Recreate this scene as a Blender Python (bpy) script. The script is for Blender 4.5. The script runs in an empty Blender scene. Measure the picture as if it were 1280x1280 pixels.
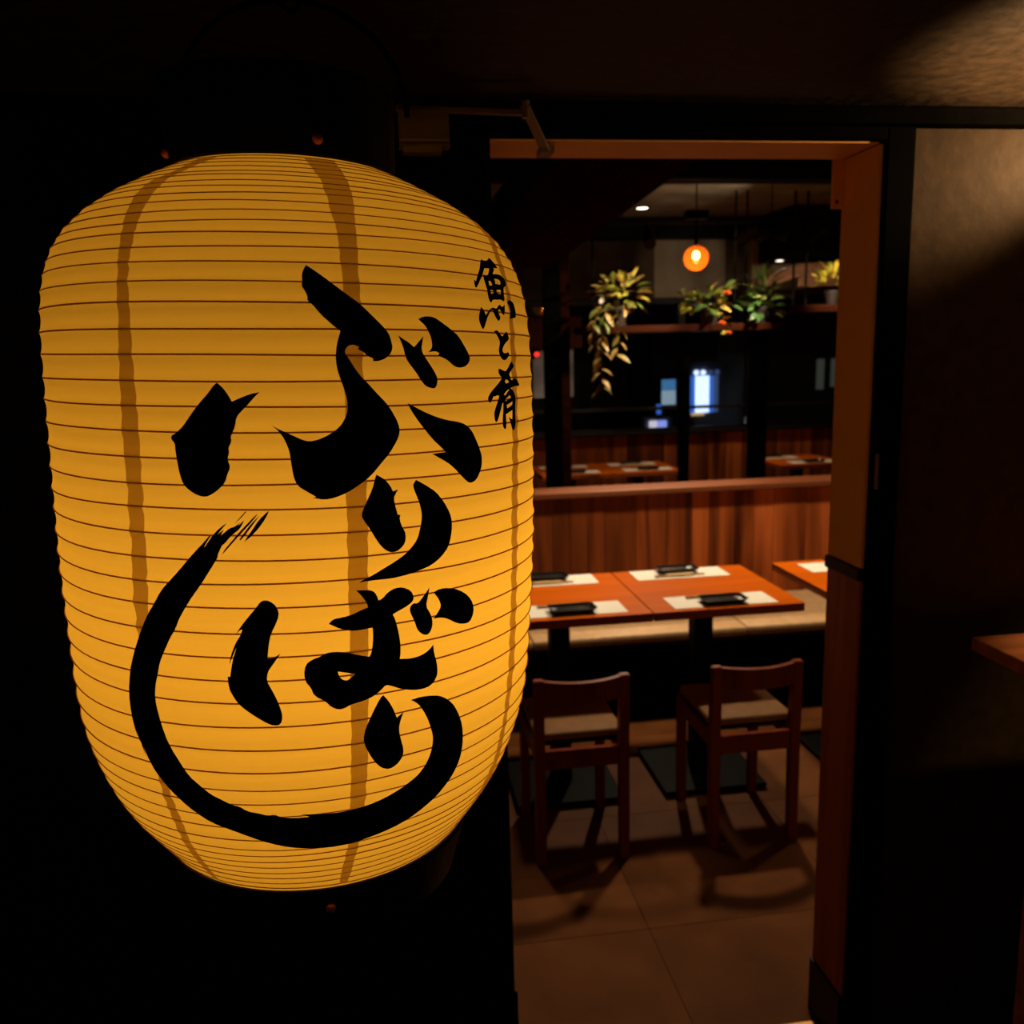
import bpy, bmesh, math, random
from math import sin, cos, pi, radians
from mathutils import Vector, Matrix
from mathutils.geometry import delaunay_2d_cdt

random.seed(7)
S = bpy.context.scene
COL = S.collection

# ------------------------------------------------------------------ camera
cam_d = bpy.data.cameras.new('camera')
cam = bpy.data.objects.new('camera', cam_d)
COL.objects.link(cam)
F_PX, PITCH, YAW, ROLL = 1085.0, 0.178, 0.1376, 0.0271
fwd = Vector((sin(YAW) * cos(PITCH), cos(YAW) * cos(PITCH), -sin(PITCH)))
right0 = Vector((cos(YAW), -sin(YAW), 0))
down0 = fwd.cross(right0)
right = cos(ROLL) * right0 + sin(ROLL) * down0
down = -sin(ROLL) * right0 + cos(ROLL) * down0
m = Matrix.Identity(4)
for i in range(3):
    m[i][0], m[i][1], m[i][2] = right[i], -down[i], -fwd[i]
m.translation = (0, 0, 1.57)
cam.matrix_world = m
cam_d.sensor_width = 36
cam_d.lens = F_PX / 1280 * 36
cam_d.clip_start = 0.05
cam_d.dof.use_dof = True
cam_d.dof.focus_distance = 0.80
cam_d.dof.aperture_fstop = 8.0
S.camera = cam

# ------------------------------------------------------------------ world and exposure
w = bpy.data.worlds.new('night')
S.world = w
w.use_nodes = True
w.node_tree.nodes['Background'].inputs[0].default_value = (0.5, 0.42, 0.35, 1)
w.node_tree.nodes['Background'].inputs[1].default_value = 0.002
S.view_settings.view_transform = 'Standard'
S.view_settings.look = 'None'
S.view_settings.exposure = 0.0
S.view_settings.gamma = 1.0
S.view_settings.use_curve_mapping = False

# ------------------------------------------------------------------ lights (lamps of the place, plus added fill heads on the track)
LAMP_WARM = (1.0, 0.80, 0.54)
LANTERN_COLOR = (1.0, 0.44, 0.034)
LANTERN_POWER = 2.75
SPOT_POWER = 98.0


def spot(name, loc, target, power, size, blend, color=LAMP_WARM, radius=0.03):
    d = bpy.data.lights.new(name, 'SPOT')
    d.energy, d.spot_size, d.spot_blend, d.color, d.shadow_soft_size = power, radians(size), blend, color, radius
    o = bpy.data.objects.new(name, d)
    COL.objects.link(o)
    o.location = loc
    o.rotation_euler = (Vector(target) - Vector(loc)).to_track_quat('-Z', 'Y').to_euler()
    return o


def point(name, loc, power, color, radius):
    d = bpy.data.lights.new(name, 'POINT')
    d.energy, d.color, d.shadow_soft_size = power, color, radius
    o = bpy.data.objects.new(name, d)
    COL.objects.link(o)
    o.location = loc
    return o


# lamp positions: x, y, z of the ceiling, share of the power
DOWNLIGHTS = [(1.36, 3.30, 2.55, 1.0), (0.20, 3.24, 2.55, 0.40), (2.60, 3.32, 2.55, 0.40), (1.80, 6.05, 2.55, 0.24), (2.90, 6.25, 2.21, 0.12)]
for (x, y, zz, k) in DOWNLIGHTS:
    spot('downlight_lamp', (x, y, zz - 0.035), (x, y - 0.02, 0), SPOT_POWER * k, 100, 0.6, LAMP_WARM, 0.06)
# spot heads on the lighting track: x along the track, target, watts
TRACK_Y, TRACK_Z = 4.75, 2.262
TRACK_AND_FILL_HEADS = [(1.45, (1.05, 2.75, 0.0), 110), (2.02, (1.48, 5.20, 1.80), 75), (2.45, (2.15, 5.22, 1.85), 50), (2.75, (2.84, 5.30, 1.95), 32),  # all but the first added as fill for plants, back wall and ceiling
               (2.10, (2.36, 6.80, 2.22), 20), (2.22, (1.95, 5.45, 2.55), 9)]
for (hx_, tg_, wt_) in TRACK_AND_FILL_HEADS:
    o_ = Vector((hx_, TRACK_Y, TRACK_Z - 0.07))
    spot('track_and_fill_lamp', o_ + (Vector(tg_) - o_).normalized() * 0.075, tg_, wt_, 26 if tg_[1] > 6 else 62, 0.7)
point('lantern_lamp', (-0.055, 0.950, 1.335), LANTERN_POWER, LANTERN_COLOR, 0.04)
point('globe_lamp', (1.645, 4.55, 2.045), 4.5, (1.0, 0.50, 0.18), 0.02)
spot('uplighter_lamp', (1.20, 1.20, 1.575), (1.19, 1.20, 2.0), 76, 92, 0.45, (1.0, 0.60, 0.27), 0.015)
spot('wall_wash_lamp', (1.50, 1.38, 1.950), (1.12, 1.60, 1.93), 25, 60, 1.0, (1.0, 0.60, 0.27), 0.02)
spot('porch_downlight_lamp', (1.46, 1.20, 1.965), (1.44, 1.20, 0), 32, 50, 0.5, (1.0, 0.62, 0.30), 0.02)
point('street_lamp_glow', (3.9, 8.6, 2.9), 0.22, (0.85, 0.85, 1.0), 0.1)

# ------------------------------------------------------------------ lantern surface data (angle in mrad, height in 0.1 mm on the lantern)
INK={'bu':[[[(128,2598),(159,2549),(202,2472),(251,2382),(295,2307),(333,2216),(366,2138),(385,2084),(394,2012),(396,1956),(384,1908),(365,1875),(344,1859),(324,1859),(325,1880),(307,1899),(294,1930),(274,1954),(281,1969),(262,1989),(245,1981),(232,1945),(233,1914),(245,1874),(263,1796),(285,1724),(305,1676),(331,1603),(364,1520),(388,1429),(404,1346),(408,1279),(395,1206),(368,1110),(334,1023),(298,928),(262,866),(221,806),(181,769),(144,752),(106,772),(116,780),(91,819),(59,870),(47,943),(42,1048),(39,1144),(26,1240),(8,1312),(-12,1355),(12,1323),(49,1279),(83,1238),(102,1227),(131,1239),(170,1281),(201,1336),(218,1391),(231,1470),(231,1550),(222,1646),(209,1741),(202,1811),(201,1898),(207,1991),(217,2062),(222,2093),(197,2139),(161,2222),(140,2290),(122,2325),(125,2351),(118,2397),(108,2435),(112,2473),(111,2520),(117,2559)]],[[(-178,1690),(-159,1648),(-144,1594),(-134,1544),(-109,1571),(-77,1602),(-45,1618),(-65,1571),(-85,1517),(-105,1470),(-123,1423),(-128,1352),(-139,1297),(-145,1266),(-142,1234),(-155,1179),(-152,1147),(-160,1091),(-151,1028),(-163,972),(-171,908),(-193,851),(-217,810),(-240,786),(-268,800),(-295,839),(-314,886),(-324,966),(-330,1062),(-334,1157),(-334,1213),(-346,1244),(-345,1273),(-328,1293),(-301,1349),(-271,1444),(-241,1531),(-209,1609),(-191,1667)]],[[(419,2068),(432,2045),(456,2013),(476,1974),(494,2014),(516,2065),(510,2015),(504,1948),(516,1895),(537,1828),(556,1760),(565,1713),(561,1665),(553,1635),(539,1632),(513,1653),(498,1694),(480,1761),(462,1815),(445,1868),(439,1920),(433,1986)]],[[(500,2202),(521,2224),(544,2229),(568,2221),(595,2186),(636,2128),(669,2076),(694,1994),(715,1925),(722,1876),(709,1834),(688,1809),(659,1803),(637,1821),(612,1869),(591,1889),(571,1906),(577,1925),(561,1943),(532,1933),(548,1969),(549,2030),(542,2083),(528,2148)]],[[(440,1516),(468,1483),(505,1437),(552,1392),(601,1359),(645,1343),(684,1314),(713,1261),(737,1171),(759,1065),(766,1019),(766,944),(756,884),(740,832),(725,804),(703,791),(685,808),(655,870),(623,944),(593,998),(557,1045),(546,1060),(529,1080),(557,1086),(587,1088),(568,1133),(535,1201),(509,1273),(490,1329),(472,1385),(454,1448)]]],'ri_small':[[[(318,939),(332,918),(347,895),(366,838),(375,790),(394,804),(382,760),(377,726),(383,655),(390,589),(399,588),(396,547),(404,486),(416,436),(418,388),(414,341),(400,303),(384,278),(364,271),(344,294),(325,340),(309,402),(290,487),(272,554),(262,599),(266,642),(279,709),(295,786),(307,853),(313,909)]],[[(462,871),(481,847),(513,799),(541,753),(570,672),(591,594),(606,516),(610,429),(603,333),(591,250),(560,175),(519,116),(468,84),(414,60),(362,48),(312,50),(271,48),(246,40),(264,66),(298,99),(338,148),(379,196),(415,246),(442,304),(462,364),(473,445),(481,539),(480,598),(473,671),(463,733),(453,793),(450,835)]]],'ba':[[[(236,-22),(265,-26),(293,-36),(307,-79),(313,-129),(328,-116),(346,-69),(372,-39),(402,-40),(433,-80),(445,-138),(441,-181),(417,-217),(386,-246),(364,-270),(375,-327),(386,-440),(393,-552),(393,-643),(390,-682),(433,-698),(474,-690),(507,-656),(526,-613),(529,-690),(543,-792),(547,-889),(540,-942),(518,-996),(484,-1009),(442,-998),(394,-962),(363,-922),(338,-896),(321,-935),(295,-980),(258,-1011),(208,-1030),(186,-1059),(165,-1060),(141,-1031),(124,-977),(84,-914),(75,-840),(59,-792),(53,-719),(60,-631),(82,-591),(109,-570),(130,-542),(157,-538),(198,-552),(239,-590),(278,-617),(286,-583),(291,-495),(292,-406),(290,-361),(248,-371),(213,-368),(179,-342),(153,-306),(141,-290),(157,-250),(187,-244),(221,-227),(256,-192),(276,-180),(271,-135),(254,-70)],[(167,-718),(196,-735),(228,-759),(213,-785),(199,-808),(182,-794),(172,-764)]],[[(-61,-59),(-39,-82),(-23,-134),(-20,-194),(-32,-271),(-47,-338),(-57,-425),(-65,-564),(-48,-562),(-21,-524),(-38,-583),(-53,-635),(-66,-679),(-72,-758),(-57,-839),(-42,-921),(-30,-1013),(-24,-1086),(-33,-1157),(-54,-1164),(-77,-1144),(-117,-1079),(-151,-1016),(-177,-954),(-193,-883),(-203,-821),(-204,-723),(-195,-722),(-185,-598),(-171,-492),(-155,-388),(-143,-310),(-153,-318),(-169,-362),(-145,-275),(-117,-190),(-95,-130),(-78,-72)]],[[(-195,-616),(-188,-537),(-170,-431),(-151,-361),(-155,-405),(-174,-501),(-187,-572)]],[[(441,-196),(460,-207),(477,-168),(508,-81),(502,-160),(493,-247),(510,-309),(521,-378),(521,-443),(511,-494),(498,-512),(477,-493),(457,-441),(448,-365),(433,-295),(427,-239)]],[[(525,-133),(549,-110),(593,-120),(641,-161),(687,-233),(714,-323),(719,-412),(701,-488),(674,-498),(633,-471),(585,-399),(553,-375),(525,-374),(544,-324),(558,-275),(549,-207)]]],'ri_shi':[[[(327,-988),(347,-1049),(366,-1142),(378,-1223),(405,-1186),(394,-1250),(386,-1332),(394,-1434),(407,-1540),(406,-1609),(389,-1670),(365,-1707),(345,-1709),(321,-1681),(297,-1618),(278,-1539),(259,-1442),(252,-1363),(260,-1272),(279,-1177),(298,-1083),(317,-1007)]],[[(434,-1086),(475,-1076),(536,-1099),(573,-1135),(618,-1223),(650,-1344),(675,-1484),(687,-1639),(689,-1790),(677,-1933),(646,-2064),(595,-2192),(541,-2275),(469,-2361),(397,-2415),(318,-2454),(217,-2496),(117,-2502),(38,-2485),(-38,-2454),(-120,-2390),(-200,-2304),(-270,-2230),(-342,-2165),(-401,-2065),(-450,-1955),(-490,-1848),(-514,-1774),(-537,-1690),(-556,-1594),(-574,-1478),(-596,-1389),(-603,-1315),(-565,-1575),(-579,-1445),(-599,-1377),(-608,-1287),(-616,-1178),(-618,-983),(-598,-763),(-571,-607),(-544,-472),(-514,-330),(-483,-208),(-459,-133),(-425,-6),(-383,95),(-350,175),(-311,280),(-280,359),(-256,416),(-234,476),(-230,470),(-243,426),(-256,376),(-248,395),(-228,464),(-212,508),(-193,548),(-174,579),(-183,551),(-197,514),(-209,477),(-199,502),(-184,527),(-199,468),(-184,502),(-166,537),(-151,546),(-130,583),(-138,555),(-118,601),(-121,577),(-134,528),(-147,503),(-163,472),(-186,407),(-194,397),(-201,360),(-211,316),(-210,301),(-218,266),(-275,62),(-296,-3),(-274,66),(-313,-56),(-338,-145),(-364,-243),(-374,-297),(-388,-360),(-401,-398),(-431,-528),(-456,-642),(-470,-754),(-484,-849),(-493,-979),(-484,-1123),(-466,-1301),(-447,-1414),(-416,-1547),(-390,-1665),(-350,-1759),(-310,-1845),(-276,-1887),(-235,-1943),(-209,-1953),(-185,-2002),(-142,-2026),(-108,-2053),(-81,-2042),(-56,-2079),(-4,-2093),(49,-2092),(19,-2058),(67,-2066),(138,-2083),(210,-2076),(274,-2058),(340,-2019),(406,-1958),(439,-1916),(472,-1868),(493,-1820),(512,-1754),(527,-1660),(533,-1562),(530,-1479),(516,-1371),(497,-1262),(471,-1160),(454,-1118)]],[[(-149,570),(-132,619),(-111,674),(-108,671),(-127,619)]],[[(-195,320),(-188,357),(-166,417),(-140,491),(-104,583),(-73,655),(-78,631),(-99,570),(-135,479),(-167,392)]],[[(-134,435),(-136,445),(-120,497),(-94,576),(-68,637),(-82,588),(-105,515),(-123,460)]],[[(-120,426),(-111,463),(-95,515),(-69,606),(-41,670),(-36,672),(-47,618),(-70,539),(-96,472),(-109,445)]]],'sakana_fish':[[[(891,2768),(898,2756),(929,2763),(943,2780),(955,2794),(968,2783),(981,2760),(993,2735),(996,2710),(981,2703),(961,2705),(959,2688),(945,2662),(935,2643),(959,2648),(987,2651),(1010,2642),(1030,2620),(1037,2590),(1033,2560),(1023,2550),(1008,2544),(995,2514),(989,2468),(989,2422),(975,2403),(965,2410),(956,2418),(921,2412),(892,2408),(883,2390),(875,2378),(870,2386),(863,2415),(863,2448),(863,2492),(861,2530),(859,2579),(861,2621),(866,2625),(876,2622),(887,2622),(899,2633),(908,2660),(920,2691),(903,2687),(883,2686),(870,2653),(853,2611),(834,2574),(815,2533),(804,2510),(796,2498),(790,2505),(789,2531),(795,2568),(801,2563),(803,2553),(818,2599),(837,2646),(856,2694),(868,2730),(879,2754)],[(889,2573),(900,2577),(908,2560),(909,2538),(887,2532)],[(937,2602),(958,2606),(977,2598),(985,2586),(979,2556),(966,2554),(956,2557),(936,2555),(940,2583)],[(886,2493),(901,2495),(907,2482),(905,2465),(886,2460)],[(933,2501),(962,2508),(968,2498),(962,2466),(949,2467),(931,2475)]],[[(806,2334),(818,2316),(825,2290),(830,2266),(845,2292),(865,2325),(882,2338),(897,2334),(907,2330),(920,2351),(937,2371),(950,2357),(956,2350),(969,2366),(980,2376),(975,2330),(966,2284),(955,2279),(945,2295),(935,2322),(926,2329),(917,2309),(923,2279),(931,2257),(927,2240),(918,2222),(909,2224),(897,2245),(887,2280),(879,2315),(867,2306),(852,2277),(840,2248),(829,2209),(816,2164),(807,2141),(802,2142),(795,2162),(788,2194),(785,2232),(792,2276),(800,2309)]],[[(1006,2402),(1024,2419),(1038,2427),(1053,2419),(1070,2405),(1078,2372),(1080,2326),(1079,2285),(1075,2270),(1042,2258),(1010,2251),(1017,2284),(1025,2325),(1020,2364)]]],'to':[[[(873,2124),(884,2135),(901,2135),(916,2104),(932,2081),(946,2106),(963,2128),(974,2125),(982,2091),(985,2066),(973,2046),(952,2026),(931,1986),(924,1957),(932,1937),(951,1932),(967,1943),(977,1935),(976,1911),(961,1889),(947,1872),(932,1868),(915,1883),(903,1914),(896,1952),(903,1994),(910,2032),(903,2061),(889,2098)]]],'sakana':[[[(998,1859),(1006,1837),(1018,1815),(991,1777),(969,1743),(978,1712),(982,1686),(1000,1685),(1012,1702),(1028,1697),(1047,1678),(1064,1638),(1049,1622),(1030,1631),(998,1622),(976,1610),(997,1593),(1012,1557),(1021,1516),(1014,1438),(1014,1349),(1013,1269),(1005,1226),(995,1208),(980,1230),(970,1276),(957,1330),(953,1348),(969,1329),(982,1320),(986,1361),(987,1405),(966,1395),(938,1376),(931,1373),(933,1325),(934,1272),(928,1238),(917,1236),(904,1277),(906,1346),(912,1414),(914,1483),(905,1475),(896,1425),(882,1366),(868,1317),(858,1308),(849,1336),(847,1396),(857,1437),(871,1487),(886,1545),(870,1555),(860,1541),(847,1548),(838,1515),(825,1487),(814,1501),(811,1534),(821,1563),(840,1600),(869,1640),(897,1681),(912,1710),(895,1732),(886,1762),(889,1791),(904,1791),(925,1774),(943,1769),(959,1795),(980,1837)],[(932,1675),(940,1695),(955,1687),(966,1669),(939,1653)],[(921,1551),(934,1580),(960,1602),(965,1595),(949,1579),(935,1550)],[(929,1512),(954,1533),(966,1548),(976,1525),(961,1513),(934,1494)],[(940,1459),(968,1473),(989,1489),(986,1454),(963,1439),(943,1428)]]]}
RIB_Z=[-0.3159, -0.3064, -0.2969, -0.287, -0.2771, -0.268, -0.2583, -0.2493, -0.2377, -0.2226, -0.2084, -0.1944, -0.1791, -0.1618, -0.1402, -0.1192, -0.0971, -0.0764, -0.0562, -0.0353, -0.0133, 0.0066, 0.0267, 0.0474, 0.0679, 0.0882, 0.1093, 0.1298, 0.1504, 0.1704, 0.1909, 0.2109, 0.2309, 0.2476, 0.262, 0.2744, 0.2859, 0.2948, 0.3034, 0.312, 0.3204, 0.3269, 0.3329, 0.339, 0.3439, 0.3498, 0.3554, 0.3609, 0.3653]
STRIP={'c':[(0.174,0.225),(0.178,0.229),(0.182,0.233),(0.186,0.237),(0.191,0.241),(0.195,0.245),(0.199,0.249),(0.202,0.253),(0.203,0.256),(0.203,0.26),(0.204,0.264),(0.205,0.266),(0.206,0.267),(0.208,0.269),(0.209,0.271),(0.211,0.273),(0.211,0.275),(0.211,0.276),(0.212,0.276),(0.211,0.278),(0.211,0.279),(0.212,0.28),(0.213,0.283),(0.214,0.284),(0.215,0.286),(0.217,0.287),(0.219,0.288),(0.221,0.29),(0.224,0.291),(0.226,0.292),(0.229,0.292),(0.233,0.293),(0.238,0.297),(0.243,0.3),(0.245,0.305),(0.247,0.311),(0.247,0.318),(0.247,0.324),(0.245,0.335),(0.244,0.347),(0.246,0.36),(0.249,0.372),(0.251,0.384),(0.253,0.396),(0.248,0.407),(0.243,0.421),(0.239,0.435),(0.234,0.451),(0.23,0.475)],'l':[(-0.601,-0.551),(-0.596,-0.551),(-0.584,-0.537),(-0.573,-0.524),(-0.562,-0.515),(-0.558,-0.511),(-0.554,-0.507),(-0.55,-0.503),(-0.544,-0.498),(-0.54,-0.492),(-0.54,-0.495),(-0.54,-0.498),(-0.537,-0.499),(-0.532,-0.496),(-0.536,-0.496),(-0.542,-0.497),(-0.547,-0.497),(-0.547,-0.496),(-0.548,-0.495),(-0.549,-0.494),(-0.551,-0.489),(-0.547,-0.484),(-0.543,-0.479),(-0.542,-0.477),(-0.543,-0.477),(-0.541,-0.476),(-0.542,-0.476),(-0.544,-0.475),(-0.542,-0.476),(-0.54,-0.478),(-0.536,-0.478),(-0.53,-0.478),(-0.529,-0.48),(-0.531,-0.485),(-0.533,-0.485),(-0.538,-0.484),(-0.545,-0.485),(-0.557,-0.487),(-0.57,-0.491),(-0.585,-0.497),(-0.604,-0.504),(-0.62,-0.512),(-0.631,-0.516),(-0.622,-0.516),(-0.601,-0.503),(-0.575,-0.485),(-0.583,-0.467),(-0.596,-0.442),(-0.607,-0.418)],'r':[(0.997,1.096),(0.997,1.096),(0.997,1.096),(0.997,1.096),(0.997,1.096),(0.997,1.096),(0.997,1.096),(0.997,1.102),(1.006,1.109),(1.012,1.091),(1.003,1.067),(0.993,1.044),(0.99,1.037),(0.989,1.032),(0.99,1.04),(0.994,1.057),(0.994,1.056),(0.993,1.054),(0.991,1.048),(0.988,1.042),(0.986,1.04),(0.985,1.039),(0.984,1.039),(0.984,1.039),(0.987,1.043),(0.99,1.046),(0.994,1.05),(1.001,1.053),(1.011,1.056),(1.01,1.058),(1.009,1.057),(1.018,1.061),(1.026,1.064),(1.028,1.068),(1.029,1.072),(1.035,1.089),(1.048,1.1),(1.086,1.164),(1.122,1.23),(1.142,1.296),(1.142,1.304),(1.142,1.304),(1.142,1.304),(1.142,1.304),(1.142,1.304),(1.142,1.304),(1.142,1.304),(1.142,1.304),(1.142,1.304)]}
PROFILE=[(-0.3232, 0.1612), (-0.3059, 0.173), (-0.2885, 0.1854), (-0.2711, 0.1972), (-0.2538, 0.2071), (-0.2364, 0.2151), (-0.219, 0.2218), (-0.2016, 0.2274), (-0.1843, 0.232), (-0.1669, 0.2354), (-0.1495, 0.2377), (-0.1321, 0.239), (-0.1148, 0.2399), (-0.0974, 0.2406), (-0.08, 0.2413), (-0.0627, 0.2422), (-0.0453, 0.2429), (-0.0279, 0.2435), (-0.0105, 0.244), (0.0068, 0.2442), (0.0242, 0.2443), (0.0416, 0.2442), (0.0589, 0.2442), (0.0763, 0.244), (0.0937, 0.2439), (0.1111, 0.2437), (0.1284, 0.2435), (0.1458, 0.2432), (0.1632, 0.2428), (0.1805, 0.2423), (0.1979, 0.2417), (0.2153, 0.2407), (0.2327, 0.2391), (0.25, 0.2363), (0.2674, 0.2317), (0.2848, 0.2244), (0.3022, 0.2127), (0.3195, 0.1952), (0.3369, 0.1706), (0.3543, 0.1387), (0.3716, 0.1027)]
BEND=(-0.00336, -0.00513)
LAN_C=(-0.0916, 0.95, 1.385)
LAN_TILT=(0.0297, 0.0012)


# ------------------------------------------------------------------ materials
def new_mat(name):
    mt = bpy.data.materials.new(name)
    mt.use_nodes = True
    nt = mt.node_tree
    return mt, nt, nt.nodes['Principled BSDF']


def plain(name, col, rough=0.6, spec=0.3, metal=0.0, noise=0.0, nscale=20, bump=0.0):
    mt, nt, b = new_mat(name)
    b.inputs['Base Color'].default_value = (*col, 1)
    b.inputs['Roughness'].default_value = rough
    b.inputs['Specular IOR Level'].default_value = spec
    b.inputs['Metallic'].default_value = metal
    if noise or bump:
        tc = nt.nodes.new('ShaderNodeTexCoord')
        nz = nt.nodes.new('ShaderNodeTexNoise')
        nz.inputs['Scale'].default_value = nscale
        nz.inputs['Detail'].default_value = 6
        nt.links.new(tc.outputs['Object'], nz.inputs['Vector'])
        if noise:
            rp = nt.nodes.new('ShaderNodeValToRGB')
            rp.color_ramp.elements[0].color = (*[c * (1 - noise) for c in col], 1)
            rp.color_ramp.elements[1].color = (*[min(1, c * (1 + noise)) for c in col], 1)
            rp.color_ramp.elements[0].position, rp.color_ramp.elements[1].position = 0.3, 0.7
            nt.links.new(nz.outputs['Fac'], rp.inputs['Fac'])
            nt.links.new(rp.outputs['Color'], b.inputs['Base Color'])
        if bump:
            bp = nt.nodes.new('ShaderNodeBump')
            bp.inputs['Strength'].default_value = bump
            bp.inputs['Distance'].default_value = 0.01
            nt.links.new(nz.outputs['Fac'], bp.inputs['Height'])
            nt.links.new(bp.outputs['Normal'], b.inputs['Normal'])
    return mt


def wood(name, dark, light, axis='Z', rough=0.5, spec=0.4, vary=0.5, scale=1.0):
    """Grain along one axis, tint varied from object to object."""
    mt, nt, b = new_mat(name)
    b.inputs['Roughness'].default_value = rough
    b.inputs['Specular IOR Level'].default_value = spec
    tc = nt.nodes.new('ShaderNodeTexCoord')
    mp = nt.nodes.new('ShaderNodeMapping')
    oi = nt.nodes.new('ShaderNodeObjectInfo')
    sc = [22 * scale] * 3
    sc['XYZ'.index(axis)] = 1.4 * scale
    mp.inputs['Scale'].default_value = sc
    add = nt.nodes.new('ShaderNodeVectorMath')
    add.operation = 'ADD'
    mul = nt.nodes.new('ShaderNodeMath')
    mul.operation = 'MULTIPLY'
    mul.inputs[1].default_value = 37.0
    nt.links.new(oi.outputs['Random'], mul.inputs[0])
    nt.links.new(tc.outputs['Object'], mp.inputs['Vector'])
    nt.links.new(mp.outputs['Vector'], add.inputs[0])
    nt.links.new(mul.outputs[0], add.inputs[1])
    nz = nt.nodes.new('ShaderNodeTexNoise')
    nz.inputs['Scale'].default_value = 1.0
    nz.inputs['Detail'].default_value = 5
    nz.inputs['Distortion'].default_value = 0.6
    nt.links.new(add.outputs[0], nz.inputs['Vector'])
    rp = nt.nodes.new('ShaderNodeValToRGB')
    rp.color_ramp.elements[0].color = (*dark, 1)
    rp.color_ramp.elements[1].color = (*light, 1)
    rp.color_ramp.elements[0].position, rp.color_ramp.elements[1].position = 0.32, 0.68
    nt.links.new(nz.outputs['Fac'], rp.inputs['Fac'])
    hsv = nt.nodes.new('ShaderNodeHueSaturation')
    mr = nt.nodes.new('ShaderNodeMapRange')
    mr.inputs['To Min'].default_value = 1 - vary
    mr.inputs['To Max'].default_value = 1 + vary
    nt.links.new(oi.outputs['Random'], mr.inputs['Value'])
    nt.links.new(mr.outputs['Result'], hsv.inputs['Value'])
    nt.links.new(rp.outputs['Color'], hsv.inputs['Color'])
    nt.links.new(hsv.outputs['Color'], b.inputs['Base Color'])
    bp = nt.nodes.new('ShaderNodeBump')
    bp.inputs['Strength'].default_value = 0.15
    bp.inputs['Distance'].default_value = 0.003
    nt.links.new(nz.outputs['Fac'], bp.inputs['Height'])
    nt.links.new(bp.outputs['Normal'], b.inputs['Normal'])
    return mt


def emit(name, col, strength):
    mt, nt, b = new_mat(name)
    b.inputs['Base Color'].default_value = (*col, 1)
    b.inputs['Emission Color'].default_value = (*col, 1)
    b.inputs['Emission Strength'].default_value = strength
    return mt


def paper(name, col, trans=0.9, scale=60):
    """Thin paper: light from inside comes through it, faint fibres in the sheet."""
    mt = bpy.data.materials.new(name)
    mt.use_nodes = True
    nt = mt.node_tree
    nt.nodes.clear()
    out = nt.nodes.new('ShaderNodeOutputMaterial')
    mix = nt.nodes.new('ShaderNodeMixShader')
    mix.inputs[0].default_value = trans
    df = nt.nodes.new('ShaderNodeBsdfDiffuse')
    tr = nt.nodes.new('ShaderNodeBsdfTranslucent')
    tc = nt.nodes.new('ShaderNodeTexCoord')
    mp = nt.nodes.new('ShaderNodeMapping')
    mp.inputs['Scale'].default_value = (5, 5, 160)
    nz = nt.nodes.new('ShaderNodeTexNoise')
    nz.inputs['Scale'].default_value = 1.0
    nz.inputs['Detail'].default_value = 6
    rp = nt.nodes.new('ShaderNodeValToRGB')
    rp.color_ramp.elements[0].position, rp.color_ramp.elements[1].position = 0.25, 0.75
    rp.color_ramp.elements[0].color = (*[c * 0.93 for c in col], 1)
    rp.color_ramp.elements[1].color = (*col, 1)
    L = nt.links.new
    L(tc.outputs['Object'], mp.inputs['Vector'])
    L(mp.outputs['Vector'], nz.inputs['Vector'])
    L(nz.outputs['Fac'], rp.inputs['Fac'])
    L(rp.outputs['Color'], df.inputs['Color'])
    L(rp.outputs['Color'], tr.inputs['Color'])
    L(df.outputs[0], mix.inputs[1])
    L(tr.outputs[0], mix.inputs[2])
    L(mix.outputs[0], out.inputs['Surface'])
    return mt


def leaf_mat(name, a, b_, c):
    mt, nt, b = new_mat(name)
    oi = nt.nodes.new('ShaderNodeObjectInfo')
    rp = nt.nodes.new('ShaderNodeValToRGB')
    rp.color_ramp.elements[0].color = (*a, 1)
    rp.color_ramp.elements[1].color = (*c, 1)
    e = rp.color_ramp.elements.new(0.5)
    e.color = (*b_, 1)
    nt.links.new(oi.outputs['Random'], rp.inputs['Fac'])
    nt.links.new(rp.outputs['Color'], b.inputs['Base Color'])
    b.inputs['Roughness'].default_value = 0.45
    return mt


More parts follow.
